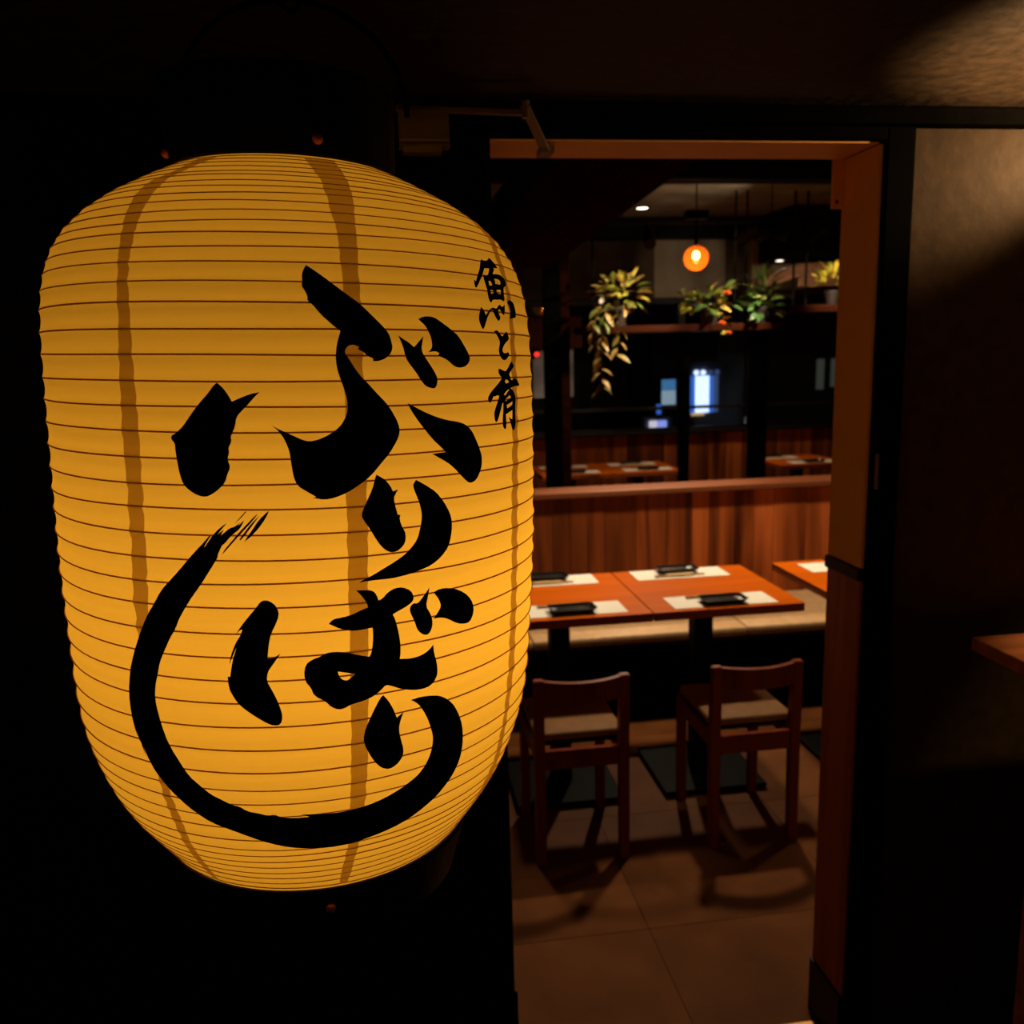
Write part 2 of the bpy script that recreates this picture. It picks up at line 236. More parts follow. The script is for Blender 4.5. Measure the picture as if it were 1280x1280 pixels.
M = dict(
    black=plain('black_paint', (0.0016, 0.0013, 0.0011), 0.7, 0.01, noise=0.3, nscale=40, bump=0.05),
    black_wall=plain('black_wall_paint', (0.005, 0.004, 0.003), 0.6, 0.10, noise=0.4, nscale=6, bump=0.1),
    satin_wall=plain('brown_black_plaster', (0.050, 0.029, 0.012), 0.55, 0.10, noise=0.25, nscale=30, bump=0.12),
    soffit=plain('dark_rough_soffit', (0.022, 0.0135, 0.007), 0.6, 0.15, noise=0.55, nscale=38, bump=0.4),
    iron=plain('black_iron', (0.006, 0.005, 0.004), 0.55, 0.03),
    beige=plain('beige_paint', (0.92, 0.46, 0.14), 0.6, 0.2, noise=0.04, nscale=8),
    rail_dark=plain('dark_rail', (0.012, 0.007, 0.005), 0.5, 0.3, noise=0.3, nscale=30),
    closer=plain('grey_bronze_closer', (0.20, 0.15, 0.10), 0.45, 0.4, metal=0.2, noise=0.1, nscale=20),
    steel=plain('dull_steel', (0.35, 0.30, 0.25), 0.4, 0.5, metal=0.8),
    brass=plain('brass', (0.75, 0.38, 0.12), 0.35, 0.5, metal=0.9),
    nail=plain('copper_nail', (0.55, 0.14, 0.05), 0.4, 0.5, metal=0.3),
    lacquer=plain('black_lacquer', (0.005, 0.004, 0.004), 0.4, 0.06),
    ink=plain('black_ink', (0.003, 0.003, 0.003), 0.8, 0.05),
    rib=paper('bamboo_rib', (0.62, 0.36, 0.14), 0.7),
    paper=paper('lantern_paper', (0.97, 0.90, 0.62), 0.6),
    strip=paper('lantern_paper_overlap', (0.60, 0.46, 0.30), 0.75),
    tile=plain('concrete_tile', (0.132, 0.043, 0.011), 0.6, 0.06, noise=0.25, nscale=5, bump=0.08),
    grout=plain('dark_grout', (0.08, 0.036, 0.015), 0.9, 0.1),
    table_top=wood('orange_table_wood', (0.50, 0.090, 0.002), (0.60, 0.110, 0.003), 'X', 0.36, 0.015, 0.04),
    table_edge=wood('table_edge_wood', (0.30, 0.06, 0.010), (0.42, 0.08, 0.012), 'X', 0.5, 0.3, 0.05),
    chair_wood=wood('red_brown_chair_wood', (0.14, 0.019, 0.005), (0.23, 0.035, 0.008), 'Z', 0.42, 0.12, 0.1),
    cushion=plain('brown_leatherette', (0.26, 0.125, 0.050), 0.5, 0.15, noise=0.12, nscale=25, bump=0.05),
    plank=wood('partition_plank', (0.07, 0.014, 0.004), (0.56, 0.135, 0.028), 'Z', 0.55, 0.10, 0.6, 0.40),
    top_rail=wood('partition_rail', (0.18, 0.05, 0.017), (0.26, 0.08, 0.028), 'X', 0.5, 0.2, 0.1),
    wainscot=wood('reveal_wainscot', (0.28, 0.075, 0.022), (0.46, 0.14, 0.045), 'Z', 0.5, 0.3, 0.1),
    counter=wood('counter_wood', (0.26, 0.085, 0.03), (0.55, 0.20, 0.07), 'X', 0.45, 0.35, 0.05),
    bench_cushion=plain('tan_leatherette', (0.55, 0.33, 0.16), 0.5, 0.2, noise=0.12, nscale=25, bump=0.05),
    mat=plain('white_placemat', (0.86, 0.80, 0.68), 0.8, 0.1, noise=0.02, nscale=50),
    dish=plain('black_lacquer_dish', (0.015, 0.010, 0.008), 0.22, 0.55),
    chopstick=plain('chopstick_wood', (0.50, 0.28, 0.10), 0.5, 0.3, noise=0.2, nscale=40),
    wrapper=plain('straw_wrapper', (0.62, 0.40, 0.16), 0.6, 0.2),
    concrete=plain('grey_brown_concrete', (0.34, 0.27, 0.20), 0.85, 0.1, noise=0.35, nscale=4, bump=0.2),
    plaster=plain('grey_plaster', (0.28, 0.22, 0.16), 0.85, 0.1, noise=0.35, nscale=3),
    duct=plain('beige_duct', (0.42, 0.30, 0.17), 0.6, 0.3, noise=0.1, nscale=5),
    stair=wood('stair_board', (0.009, 0.002, 0.001), (0.024, 0.005, 0.002), 'X', 0.7, 0.0, 0.1),
    shelf=wood('shelf_board', (0.03, 0.007, 0.0025), (0.055, 0.012, 0.004), 'X', 0.5, 0.04, 0.1),
    canopy=wood('canopy_board', (0.26, 0.11, 0.05), (0.42, 0.19, 0.09), 'X', 0.5, 0.3, 0.1),
    poster=plain('pale_poster_paper', (0.32, 0.29, 0.31), 0.8, 0.1, noise=0.15, nscale=10),
    red_poster=plain('faded_red_poster', (0.05, 0.010, 0.008), 0.8, 0.1, noise=0.4, nscale=12),
    pot=plain('dark_pot', (0.03, 0.022, 0.018), 0.5, 0.4),
    stem=plain('plant_stem', (0.16, 0.12, 0.04), 0.7, 0.2),
    variegated=leaf_mat('variegated_leaf', (0.14, 0.22, 0.03), (0.55, 0.36, 0.10), (0.62, 0.46, 0.18)),
    yellow_leaf=leaf_mat('yellow_green_leaf', (0.10, 0.20, 0.02), (0.42, 0.42, 0.04), (0.70, 0.42, 0.12)),
    green_leaf=leaf_mat('dark_green_leaf', (0.03, 0.09, 0.02), (0.09, 0.20, 0.035), (0.30, 0.34, 0.10)),
    gold_leaf=leaf_mat('golden_leaf', (0.12, 0.16, 0.02), (0.50, 0.40, 0.03), (0.65, 0.48, 0.05)),
    blossom=plain('orange_blossom', (0.90, 0.16, 0.02), 0.5, 0.3),
    glint_white=plain('glint_white', (0.95, 0.90, 0.85), 0.5, 0.3),  # white for the glint set among the leaves
    lens=emit('downlight_lens', (1.0, 0.88, 0.70), 9.0),
    filament=emit('glowing_filament', (1.0, 0.62, 0.25), 30.0),
    red_led=emit('red_indicator', (1.0, 0.03, 0.02), 1.2),
    street_wall=plain('pale_street_wall', (0.10, 0.095, 0.10), 0.8, 0.1, noise=0.2, nscale=2),
    pale_pillar=plain('pale_street_pillar', (0.45, 0.45, 0.50), 0.8, 0.1, noise=0.2, nscale=2),
    shaded_wall=plain('shaded_wall_brown', (0.085, 0.058, 0.038), 0.8, 0.05, noise=0.3, nscale=6),  # dark tone stands for wall outside the globe's glow
    asphalt=plain('asphalt', (0.03, 0.03, 0.035), 0.8, 0.2),
    vm_body=plain('white_blue_cabinet', (0.25, 0.30, 0.45), 0.4, 0.4),
    vm_white=emit('lit_white_panel', (0.70, 0.80, 1.0), 2.0),
    vm_blue=emit('lit_blue_panel', (0.05, 0.16, 0.62), 1.0),
    vm_dim=emit('dim_blue_panel', (0.10, 0.15, 0.32), 0.5),
    vm_amber=emit('amber_buttons', (1.0, 0.6, 0.2), 0.8),
    sign_blue=emit('lit_sign_blue', (0.10, 0.32, 0.62), 0.6),
    sign_white=emit('lit_sign_white', (0.55, 0.72, 0.80), 0.55),
    scooter_white=emit('scooter_lamp', (0.95, 0.80, 0.85), 0.9),
    scooter_blue=emit('scooter_lamp_blue', (0.35, 0.42, 1.0), 1.0),
    far_window=emit('far_lit_window', (0.75, 0.75, 0.55), 0.05),
)


def glass_mat(name, tint, keep):
    mt = bpy.data.materials.new(name)
    mt.use_nodes = True
    nt = mt.node_tree
    nt.nodes.clear()
    out = nt.nodes.new('ShaderNodeOutputMaterial')
    mix = nt.nodes.new('ShaderNodeMixShader')
    fr = nt.nodes.new('ShaderNodeFresnel')
    fr.inputs['IOR'].default_value = 1.45
    tp = nt.nodes.new('ShaderNodeBsdfTransparent')
    tp.inputs['Color'].default_value = (*[c * keep for c in tint], 1)
    gl = nt.nodes.new('ShaderNodeBsdfGlossy')
    gl.inputs['Roughness'].default_value = 0.02
    nt.links.new(fr.outputs[0], mix.inputs[0])
    nt.links.new(tp.outputs[0], mix.inputs[1])
    nt.links.new(gl.outputs[0], mix.inputs[2])
    nt.links.new(mix.outputs[0], out.inputs['Surface'])
    return mt


M['pane'] = glass_mat('window_glass', (0.9, 0.95, 1.0), 0.9)


def globe_glass():
    mt = bpy.data.materials.new('amber_globe_glass')
    mt.use_nodes = True
    nt = mt.node_tree
    nt.nodes.clear()
    out = nt.nodes.new('ShaderNodeOutputMaterial')
    m1 = nt.nodes.new('ShaderNodeMixShader')
    m1.inputs[0].default_value = 0.13
    m2 = nt.nodes.new('ShaderNodeMixShader')
    m2.inputs[0].default_value = 0.06
    tp = nt.nodes.new('ShaderNodeBsdfTransparent')
    tp.inputs['Color'].default_value = (1.0, 0.66, 0.34, 1)
    tr = nt.nodes.new('ShaderNodeBsdfTranslucent')
    tr.inputs['Color'].default_value = (1.0, 0.22, 0.02, 1)
    gl = nt.nodes.new('ShaderNodeBsdfGlossy')
    gl.inputs['Roughness'].default_value = 0.05
    L = nt.links.new
    L(tp.outputs[0], m1.inputs[1])
    L(tr.outputs[0], m1.inputs[2])
    L(m1.outputs[0], m2.inputs[1])
    L(gl.outputs[0], m2.inputs[2])
    L(m2.outputs[0], out.inputs['Surface'])
    return mt


M['globe'] = globe_glass()


# ------------------------------------------------------------------ mesh helpers
def add_box(bm, x0, x1, y0, y1, z0, z1, bev=0.0):
    vs = [bm.verts.new(p) for p in ((x0, y0, z0), (x1, y0, z0), (x1, y1, z0), (x0, y1, z0),
                                    (x0, y0, z1), (x1, y0, z1), (x1, y1, z1), (x0, y1, z1))]
    fs = [bm.faces.new([vs[i] for i in f]) for f in
          ((3, 2, 1, 0), (4, 5, 6, 7), (0, 1, 5, 4), (1, 2, 6, 5), (2, 3, 7, 6), (3, 0, 4, 7))]
    if bev:
        es = list({e for f in fs for e in f.edges})
        bmesh.ops.bevel(bm, geom=es, offset=bev, segments=2, affect='EDGES', profile=0.5)
    return vs


def add_cyl(bm, p0, p1, r0, r1=None, n=16, cap=True):
    p0, p1 = Vector(p0), Vector(p1)
    r1 = r0 if r1 is None else r1
    q = (p1 - p0).to_track_quat('Z', 'Y')
    rings = []
    for p, r in ((p0, r0), (p1, r1)):
        rings.append([bm.verts.new(p + q @ Vector((r * cos(2 * pi * k / n), r * sin(2 * pi * k / n), 0))) for k in range(n)])
    for k in range(n):
        bm.faces.new((rings[0][k], rings[0][(k + 1) % n], rings[1][(k + 1) % n], rings[1][k]))
    if cap:
        bm.faces.new(rings[0][::-1])
        bm.faces.new(rings[1])


def add_lathe(bm, prof, c=(0, 0, 0), n=32, close=False):
    """prof: list of (radius, height); radius 0 ends in a pole."""
    rings = []
    for r, h in prof:
        if r <= 1e-6:
            rings.append([bm.verts.new((c[0], c[1], c[2] + h))])
        else:
            rings.append([bm.verts.new((c[0] + r * cos(2 * pi * k / n), c[1] + r * sin(2 * pi * k / n), c[2] + h)) for k in range(n)])
    pairs = list(zip(rings, rings[1:]))
    if close:
        pairs.append((rings[-1], rings[0]))
    for a, b in pairs:
        for k in range(n):
            k2 = (k + 1) % n
            if len(a) == 1 and len(b) == 1:
                continue
            if len(a) == 1:
                bm.faces.new((a[0], b[k2], b[k]))
            elif len(b) == 1:
                bm.faces.new((a[k], a[k2], b[0]))
            else:
                bm.faces.new((a[k], a[k2], b[k2], b[k]))


def add_tube(bm, pts, r, n=8):
    pts = [Vector(p) for p in pts]
    prev = None
    for i, p in enumerate(pts):
        t = (pts[min(i + 1, len(pts) - 1)] - pts[max(i - 1, 0)]).normalized()
        q = t.to_track_quat('Z', 'Y')
        ring = [bm.verts.new(p + q @ Vector((r * cos(2 * pi * k / n), r * sin(2 * pi * k / n), 0))) for k in range(n)]
        if prev:
            for k in range(n):
                bm.faces.new((prev[k], prev[(k + 1) % n], ring[(k + 1) % n], ring[k]))
        else:
            bm.faces.new(ring[::-1])
        prev = ring
    bm.faces.new(prev)


def add_prism(bm, poly, axis, a, b):
    """poly: 2-D outline in the plane across the axis, extruded from a to b."""
    def P(u, v, t):
        return {'X': (t, u, v), 'Y': (u, t, v), 'Z': (u, v, t)}[axis]
    A = [bm.verts.new(P(u, v, a)) for u, v in poly]
    B = [bm.verts.new(P(u, v, b)) for u, v in poly]
    n = len(poly)
    for i in range(n):
        bm.faces.new((A[i], A[(i + 1) % n], B[(i + 1) % n], B[i]))
    bm.faces.new(A[::-1])
    bm.faces.new(B)


def mesh_of(name, bm, mat, smooth=False):
    bmesh.ops.recalc_face_normals(bm, faces=bm.faces[:])
    me = bpy.data.meshes.new(name)
    bm.to_mesh(me)
    bm.free()
    me.materials.append(mat)
    if smooth:
        for p in me.polygons:
            p.use_smooth = True
    return me


def obj(name, bm, mat, parent=None, smooth=False, label=None):
    me = bm if isinstance(bm, bpy.types.Mesh) else mesh_of(name, bm, mat, smooth)
    o = bpy.data.objects.new(name, me)
    COL.objects.link(o)
    if parent:
        o.parent = parent
    if label:
        o['label'] = label
    return o


def tag(o, label, cat, group=None):
    o['label'], o['category'] = label, cat
    if group:
        o['group'] = group
    return o


def thing(name, label, cat, loc=(0, 0, 0), rz=0.0, group=None):
    o = bpy.data.objects.new(name, None)
    COL.objects.link(o)
    o.empty_display_size = 0.05
    o.location = loc
    o.rotation_euler = (0, 0, rz)
    return tag(o, label, cat, group)


def struct(name, bm, mat, smooth=False, label=None):
    o = obj(name, bm, mat, None, smooth)
    o['kind'] = 'structure'
    if label:
        o['label'] = label
    return o


def struct_empty(name, label=None):
    o = bpy.data.objects.new(name, None)
    COL.objects.link(o)
    o['kind'] = 'structure'
    if label:
        o['label'] = label
    return o


def dup(root, loc, rz=0.0, label=None, group=None):
    def cp(o, parent):
        c = o.copy()
        COL.objects.link(c)
        c.parent = parent
        for ch in o.children:
            cp(ch, c)
        return c
    r = cp(root, None)
    r.location = loc
    r.rotation_euler = (0, 0, rz)
    if label:
        r['label'] = label
    if group:
        r['group'] = group
    return r


def B():
    return bmesh.new()


def box(x0, x1, y0, y1, z0, z1, bev=0.0):
    bm = B()
    add_box(bm, x0, x1, y0, y1, z0, z1, bev)
    return bm


def tube(pts, r, n=8):
    bm = B()
    add_tube(bm, pts, r, n)
    return bm


# ================================================================== SETTING
WY, WT = 1.60, 0.12                       # outer face and thickness of the front wall
DX0, DX1, DZ = 0.20, 0.942, 1.945         # door opening
# front wall: left of the door, above it, right of it
bm = B()
add_box(bm, -2.2, DX0, WY, WY + WT, 0, 2.0)
add_box(bm, DX0, DX1 + 0.058, WY, WY + WT, DZ + 0.035, 2.0)
struct('wall_front', bm, M['black_wall'], label='black front wall to the left of and above the doorway')
bm = B()
add_box(bm, DX1 + 0.058, 3.6, WY, WY + WT, 0, 2.0)
struct('wall_right', bm, M['satin_wall'], label='dark satin wall to the right of the doorway')
bm = B()
add_box(bm, -2.2, 3.6, -1.2, WY + WT, 2.0, 2.08)
struct('ceiling', bm, M['soffit'], label='low dark rough ceiling outside the doorway')
# corner batten between wall and outer ceiling
struct('trim_1', box(-2.2, 3.6, WY - 0.035, WY - 0.001, 1.968, 1.999, 0.003), M['black'], label='black batten along the top of the front wall')
# black door frame
fr = struct_empty('trim_2', 'black door frame around the opening')
obj('jamb', box(DX1 + 0.0005, DX1 + 0.0575, WY - 0.012, WY + WT, 0.0, DZ + 0.034, 0.003), M['black'], fr)
obj('head', box(DX0 - 0.0, DX1, WY - 0.012, WY + 0.02, DZ + 0.0005, DZ + 0.034, 0.003), M['black'], fr)
obj('latch_plate', box(DX1 + 0.004, DX1 + 0.012, WY - 0.0145, WY - 0.012, 1.29, 1.36, 0.0008), M['closer'], fr, label='small bronze latch plate')
# reveal on the right of the opening: painted board, dark rail, wainscot, baseboard
rv = struct_empty('wall_reveal', 'beige board over brown wainscot on the right side of the doorway')
X0, X1 = DX1 - 0.008, DX1
obj('board', box(X0, X1, WY + 0.001, WY + WT + 0.015, 1.125, DZ - 0.004, 0.001), M['beige'], rv)
obj('rail', box(X0 - 0.006, X1, WY + 0.001, WY + WT + 0.018, 1.098, 1.1245, 0.002), M['rail_dark'], rv)
obj('plank', box(X0, X1, WY + 0.001, WY + WT + 0.015, 0.14, 1.0975, 0.001), M['wainscot'], rv)
obj('skirting', box(X0 - 0.006, X1, WY + 0.001, WY + WT + 0.018, 0.0, 0.1395, 0.002), M['rail_dark'], rv)
hp = obj('hinge_plate', box(0.907, X0 - 0.0005, WY + WT + 0.003, WY + WT + 0.008, 1.845, 1.94, 0.001), M['beige'], rv)
bm = B()
add_cyl(bm, (0.917, WY + WT + 0.0029, 1.858), (0.917, WY + WT + 0.001, 1.858), 0.0035, n=10)
obj('screw', bm, M['rail_dark'], hp)
# beige lintel lining
struct('trim_3', box(DX0, DX1 - 0.009, WY + 0.0005, WY + WT + 0.015, DZ - 0.003, DZ, 0.0005), M['beige'], label='beige lining under the door head')
struct('trim_4', box(DX0, DX1 - 0.015, 1.658, 1.690, 0.0, 0.010, 0.002), M['brass'], label='brass threshold strip on the floor')

# open door leaf folded back against the wall
dl = struct_empty('door_1', 'black door leaf folded back behind the lantern')
obj('stile', box(0.012, DX0 - 0.012, WY - 0.045, WY - 0.012, 0.02, 1.93, 0.003), M['black'], dl)
obj('stile', box(-0.52, -0.40, WY - 0.045, WY - 0.012, 0.02, 1.93, 0.003), M['black'], dl)
obj('panel', box(-0.3995, 0.0115, WY - 0.034, WY - 0.018, 0.14, 1.80, 0.001), M['black'], dl)
obj('top_bar', box(-0.3995, 0.0115, WY - 0.045, WY - 0.012, 1.8005, 1.93, 0.003), M['black'], dl)
obj('bottom_bar', box(-0.3995, 0.0115, WY - 0.045, WY - 0.012, 0.02, 0.1395, 0.003), M['black'], dl)
for hz in (0.25, 1.0, 1.75):
    bm = B()
    add_cyl(bm, (DX0 - 0.006, WY - 0.048, hz - 0.045), (DX0 - 0.006, WY - 0.048, hz + 0.045), 0.006, n=12)
    obj('hinge', bm, M['black'], dl)

# side walls and floor of the room
struct('wall_side', box(-1.3, -1.2, WY + WT, 7.0, 0, 2.55), M['plaster'], label='dark side wall of the dining room, left')
struct('wall_side.001', box(4.6, 4.7, WY + WT, 7.0, 0, 2.55), M['plaster'], label='dark side wall of the dining room, right')
struct('wall_inside', box(DX1 + 0.02, 4.6, WY + WT + 0.02, WY + WT + 0.06, 0, 2.55), M['plaster'], label='inner face of the front wall')
bm = B()
add_box(bm, -1.2, DX0 - 0.001, WY + WT + 0.02, WY + WT + 0.06, 0, 2.55)
add_box(bm, DX0 - 0.001, DX1 + 0.02, WY + WT + 0.02, WY + WT + 0.06, DZ + 0.01, 2.55)
struct('wall_inside.001', bm, M['plaster'], label='inner face of the front wall around the door head')
fl = struct('floor', box(-2.2, 4.7, -1.2, 7.0, -0.06, -0.0025), M['grout'], label='grey concrete tile floor')
tile_me = mesh_of('tile', box(-0.2992, 0.2992, -0.2992, 0.2992, -0.0024, 0.0, 0.0006), M['tile'])
for i in range(-1, 7):
    for j in range(0, 8):
        t = obj('tile', tile_me, None, fl)
        t.location = (0.34 + 0.6 * i, 1.79 + 0.6 * j, random.uniform(-0.0003, 0))
        t.rotation_euler.z = random.choice((0, pi / 2, pi, -pi / 2))
struct('ceiling.001', box(-1.3, 4.7, WY + WT, 7.0, 2.55, 2.62), M['concrete'], label='bare concrete ceiling of the dining room')
for y0, zb in ((4.30, 2.40), (6.45, 2.40)):
    struct('beam', box(-1.2, 4.6, y0, y0 + 0.14, zb, 2.549, 0.004), M['iron'], label='black ceiling beam %s the hanging globe' % ('before' if y0 < 5 else 'behind'))

# partition of upright planks with a rail
pt = struct_empty('wall_partition', 'low plank partition behind the bench')
px = -0.55
while px < 3.6:
    wd = random.choice((0.085, 0.10, 0.125, 0.15, 0.165))
    obj('plank', box(px + 0.001, px + wd - 0.001, 3.90 + random.uniform(0, 0.003), 3.925, 0.0, 0.915, 0.0012), M['plank'], pt)
    px += wd
obj('core', box(-0.55, px, 3.9255, 4.02, 0.0, 0.9145), M['rail_dark'], pt)
obj('top_rail', box(-0.57, px + 0.02, 3.87, 4.05, 0.9155, 0.942, 0.004), M['top_rail'], pt)

# back wall: wainscot planks, sill, windows
bw = struct_empty('wall_back', 'plank wainscot and window wall at the back of the room')
px = -1.2
while px < 4.5:
    wd = random.choice((0.10, 0.14, 0.17, 0.2))
    obj('plank', box(px + 0.0015, min(px + wd, 4.6) - 0.0015, 6.78 + random.uniform(0, 0.004), 6.81, 0.0, 0.915, 0.0015), M['plank'], bw)
    px += wd
obj('core', box(-1.2, 4.6, 6.811, 6.93, 0.0, 0.915), M['rail_dark'], bw)
obj('sill', box(-1.2, 4.6, 6.74, 6.95, 0.9155, 0.940, 0.004), M['rail_dark'], bw)
obj('lit_upper_wall', box(2.12, 2.70, 6.80, 6.93, 1.99, 2.549), M['plaster'], bw)  # paler piece shaped as the globe's glow, wall beside it coloured as shade
obj('shaded_upper_wall', box(-1.2, 2.1195, 6.80, 6.93, 1.99, 2.549), M['shaded_wall'], bw, label='wall above the left windows, coloured dark outside the globe glow')
obj('shaded_upper_wall', box(2.7005, 4.6, 6.80, 6.93, 1.99, 2.549), M['shaded_wall'], bw, label='wall above the right windows, coloured dark outside the globe glow')
WX = [-1.2, 1.07, 1.30, 2.33, 2.44, 2.86, 2.99, 4.6]
for k, (a, b_) in enumerate(((-1.2, 1.275), (1.275, 2.36), (2.36, 2.95), (2.95, 4.6))):
    win = struct_empty('window_%d' % (k + 1), 'dark framed window onto the night street, %s pane' % ('leftmost', 'second', 'third', 'rightmost')[k])
    f = 0.028
    for (x0, x1, z0, z1) in ((a, a + f, 0.941, 1.989), (b_ - f, b_, 0.941, 1.989), (a + f, b_ - f, 0.941, 0.96), (a + f, b_ - f, 1.945, 1.989)):
        obj('frame_bar', box(x0 + .0005, x1 - .0005, 6.84, 6.90, z0, z1, 0.002), M['rail_dark'], win)
    obj('crossbar', box(a + f, b_ - f, 6.85, 6.89, 1.105, 1.13, 0.002), M['rail_dark'], win)
    obj('pane', box(a + f, b_ - f, 6.868, 6.873, 0.96, 1.945), M['pane'], win)

# ================================================================== LANTERN
LC = Vector(LAN_C)
ax = Vector((LAN_TILT[0], LAN_TILT[1], 1)).normalized()
e1 = (Vector((1, 0, 0)) - ax * ax.x).normalized()
e2 = ax.cross(e1)


def prof_r(z):
    P = PROFILE
    if z <= P[0][0]:
        return P[0][1]
    for (z0, r0), (z1, r1) in zip(P, P[1:]):
        if z <= z1:
            return r0 + (r1 - r0) * (z - z0) / (z1 - z0)
    return P[-1][1]


def lan(th, z, off=0.0, r=None):
    """Point of the lantern surface, in the lantern's own frame (origin at its middle)."""
    zn = z / 0.35
    rr = (prof_r(z) if r is None else r) + off
    return ax * z + Vector((BEND[0] * zn ** 2 + BEND[1] * zn ** 3, 0, 0)) + e1 * (rr * sin(th)) - e2 * (rr * cos(th))


lantern = thing('paper_lantern', 'large glowing yellow paper lantern with black brush calligraphy', 'lantern', LC)
ZB, ZT = PROFILE[0][0], PROFILE[-1][0]
levels = sorted([ZB] + RIB_Z + [ZT])
N = 160


def paper_r(z0, z1, t):
    """Sheet drawn slightly inward between two ribs."""
    return prof_r(z0 + (z1 - z0) * t) - min(0.0016, 0.08 * (z1 - z0)) * 4 * t * (1 - t)


bm = B()
rows = []
for z0, z1 in zip(levels, levels[1:]):
    for t in (0, 0.25, 0.5, 0.75):
        z = z0 + (z1 - z0) * t
        rows.append([bm.verts.new(lan(2 * pi * k / N, z, 0, paper_r(z0, z1, t))) for k in range(N)])
rows.append([bm.verts.new(lan(2 * pi * k / N, ZT)) for k in range(N)])
for a, b_ in zip(rows, rows[1:]):
    for k in range(N):
        bm.faces.new((a[k], a[(k + 1) % N], b_[(k + 1) % N], b_[k]))
obj('paper_shade', bm, M['paper'], lantern, smooth=True)

rib_rnd = random.Random(3)
for z in RIB_Z:
    bm = B()
    nn = 96
    ph = rib_rnd.uniform(0, 6.28)
    rr = 0.00075 if 0.24 > z > -0.17 else 0.0006
    rings = []
    for k in range(nn):
        th = 2 * pi * k / nn
        dz = 0.0005 * sin(th * 2 + ph) + 0.0003 * sin(th * 5 + 2 * ph)
        c = lan(th, z + dz, 0.0001)
        n_ = (e1 * sin(th) - e2 * cos(th))
        rings.append([bm.verts.new(c + n_ * (rr * cos(q)) + ax * (rr * sin(q))) for q in (0, pi / 2, pi, 3 * pi / 2)])
    for k in range(nn):
        a, b_ = rings[k], rings[(k + 1) % nn]
        for q in range(4):
            bm.faces.new((a[q], a[(q + 1) % 4], b_[(q + 1) % 4], b_[q]))
    obj('rib', bm, M['rib'], lantern, smooth=True)

# overlapping paper seams: the four the lantern shows in front and their fellows behind
st_rnd = random.Random(11)


def seam(pairs, shift=0.0, mirror=False):
    bm = B()
    zz = sorted(RIB_Z)
    rows = []
    for i, (z, (a, b_)) in enumerate(zip(zz, pairs)):
        if i:
            za, zb = zz[i - 1], z
            for t in (0.33, 0.67):
                pa, pb = pairs[i - 1], pairs[i]
                aa, bb = pa[0] + (pb[0] - pa[0]) * t, pa[1] + (pb[1] - pa[1]) * t
                rows.append((za + (zb - za) * t, aa, bb, paper_r(za, zb, t)))
        rows.append((z, a, b_, prof_r(z)))
    vr = []
    for (z, a, b_, r) in rows:
        j0, j1 = st_rnd.uniform(-.003, .003), st_rnd.uniform(-.003, .003)
        vr.append([bm.verts.new(lan(shift + (a + j0) + (b_ + j1 - a - j0) * u / 4, z, 0.0007, r)) for u in range(5)])
    for p, q in zip(vr, vr[1:]):
        for u in range(4):
            bm.faces.new((p[u], p[u + 1], q[u + 1], q[u]))
    obj('paper_seam', bm, M['strip'], lantern, smooth=True)


for key in 'lcr':
    seam(STRIP[key])
for sh in (1.85, 2.65, 3.45, 4.25):
    seam(STRIP['c'], sh)

# brush lettering laid on the paper, one mesh for each written sign
INK_NAMES = dict(bu='kana_character', ri_small='kana_character', ba='kana_character', ri_shi='kana_character',
                 sakana_fish='kanji_character', to='kana_character', sakana='kanji_character')
RW = 0.24
for key, polys in INK.items():
    bm = B()
    for loops in polys:
        pts, edges = [], []
        for ring in loops:
            n0 = len(pts)
            pp = [Vector((a / 1000 * RW, z / 10000)) for a, z in ring]
            # round the hand-set corners a little: one Chaikin pass on blunt corners
            sm = []
            for i, p in enumerate(pp):
                a, b_ = pp[i - 1], pp[(i + 1) % len(pp)]
                d0, d1 = (a - p), (b_ - p)
                if d0.length > 1e-6 and d1.length > 1e-6 and d0.normalized().dot(d1.normalized()) < -0.35:
                    sm += [p + d0 * 0.25, p + d1 * 0.25]
                else:
                    sm.append(p)
            pp = sm
            fine = []
            for i, p in enumerate(pp):
                q = pp[(i + 1) % len(pp)]
                k = max(1, int((q - p).length / 0.006))
                fine += [p + (q - p) * (u / k) for u in range(k)]
            pts += fine
            cnt = len(fine)
            edges += [(n0 + i, n0 + (i + 1) % cnt) for i in range(cnt)]
        # grid points so the sheet follows the round shade
        xs = [p.x for p in pts]
        ys = [p.y for p in pts]
        gx = min(xs)
        extra = []
        while gx < max(xs):
            gy = min(ys)
            while gy < max(ys):
                g = Vector((gx, gy))
                if min((g - p).length for p in pts) > 0.003:
                    extra.append(g)
                gy += 0.008
            gx += 0.008
        vs, es, fs, *_ = delaunay_2d_cdt(pts + extra, edges, [], 0, 1e-6)
        nb = len(loops)

        def inside(p):
            c = False
            i = 0
            for e in edges:
                a, b_ = pts[e[0]], pts[e[1]]
                if (a.y > p.y) != (b_.y > p.y) and p.x < (b_.x - a.x) * (p.y - a.y) / (b_.y - a.y) + a.x:
                    c = not c
            return c
        bv = [bm.verts.new(lan(p.x / RW, p.y, 0.0016)) for p in vs]
        for f in fs:
            cen = (vs[f[0]] + vs[f[1]] + vs[f[2]]) / 3
            if inside(cen):
                try:
                    bm.faces.new([bv[i] for i in f])
                except ValueError:
                    pass
        for v in [v for v in bv if not v.link_faces]:
            bm.verts.remove(v)
    obj(INK_NAMES[key], bm, M['ink'], lantern)

# black wooden rings, nails, bail and hanging hook


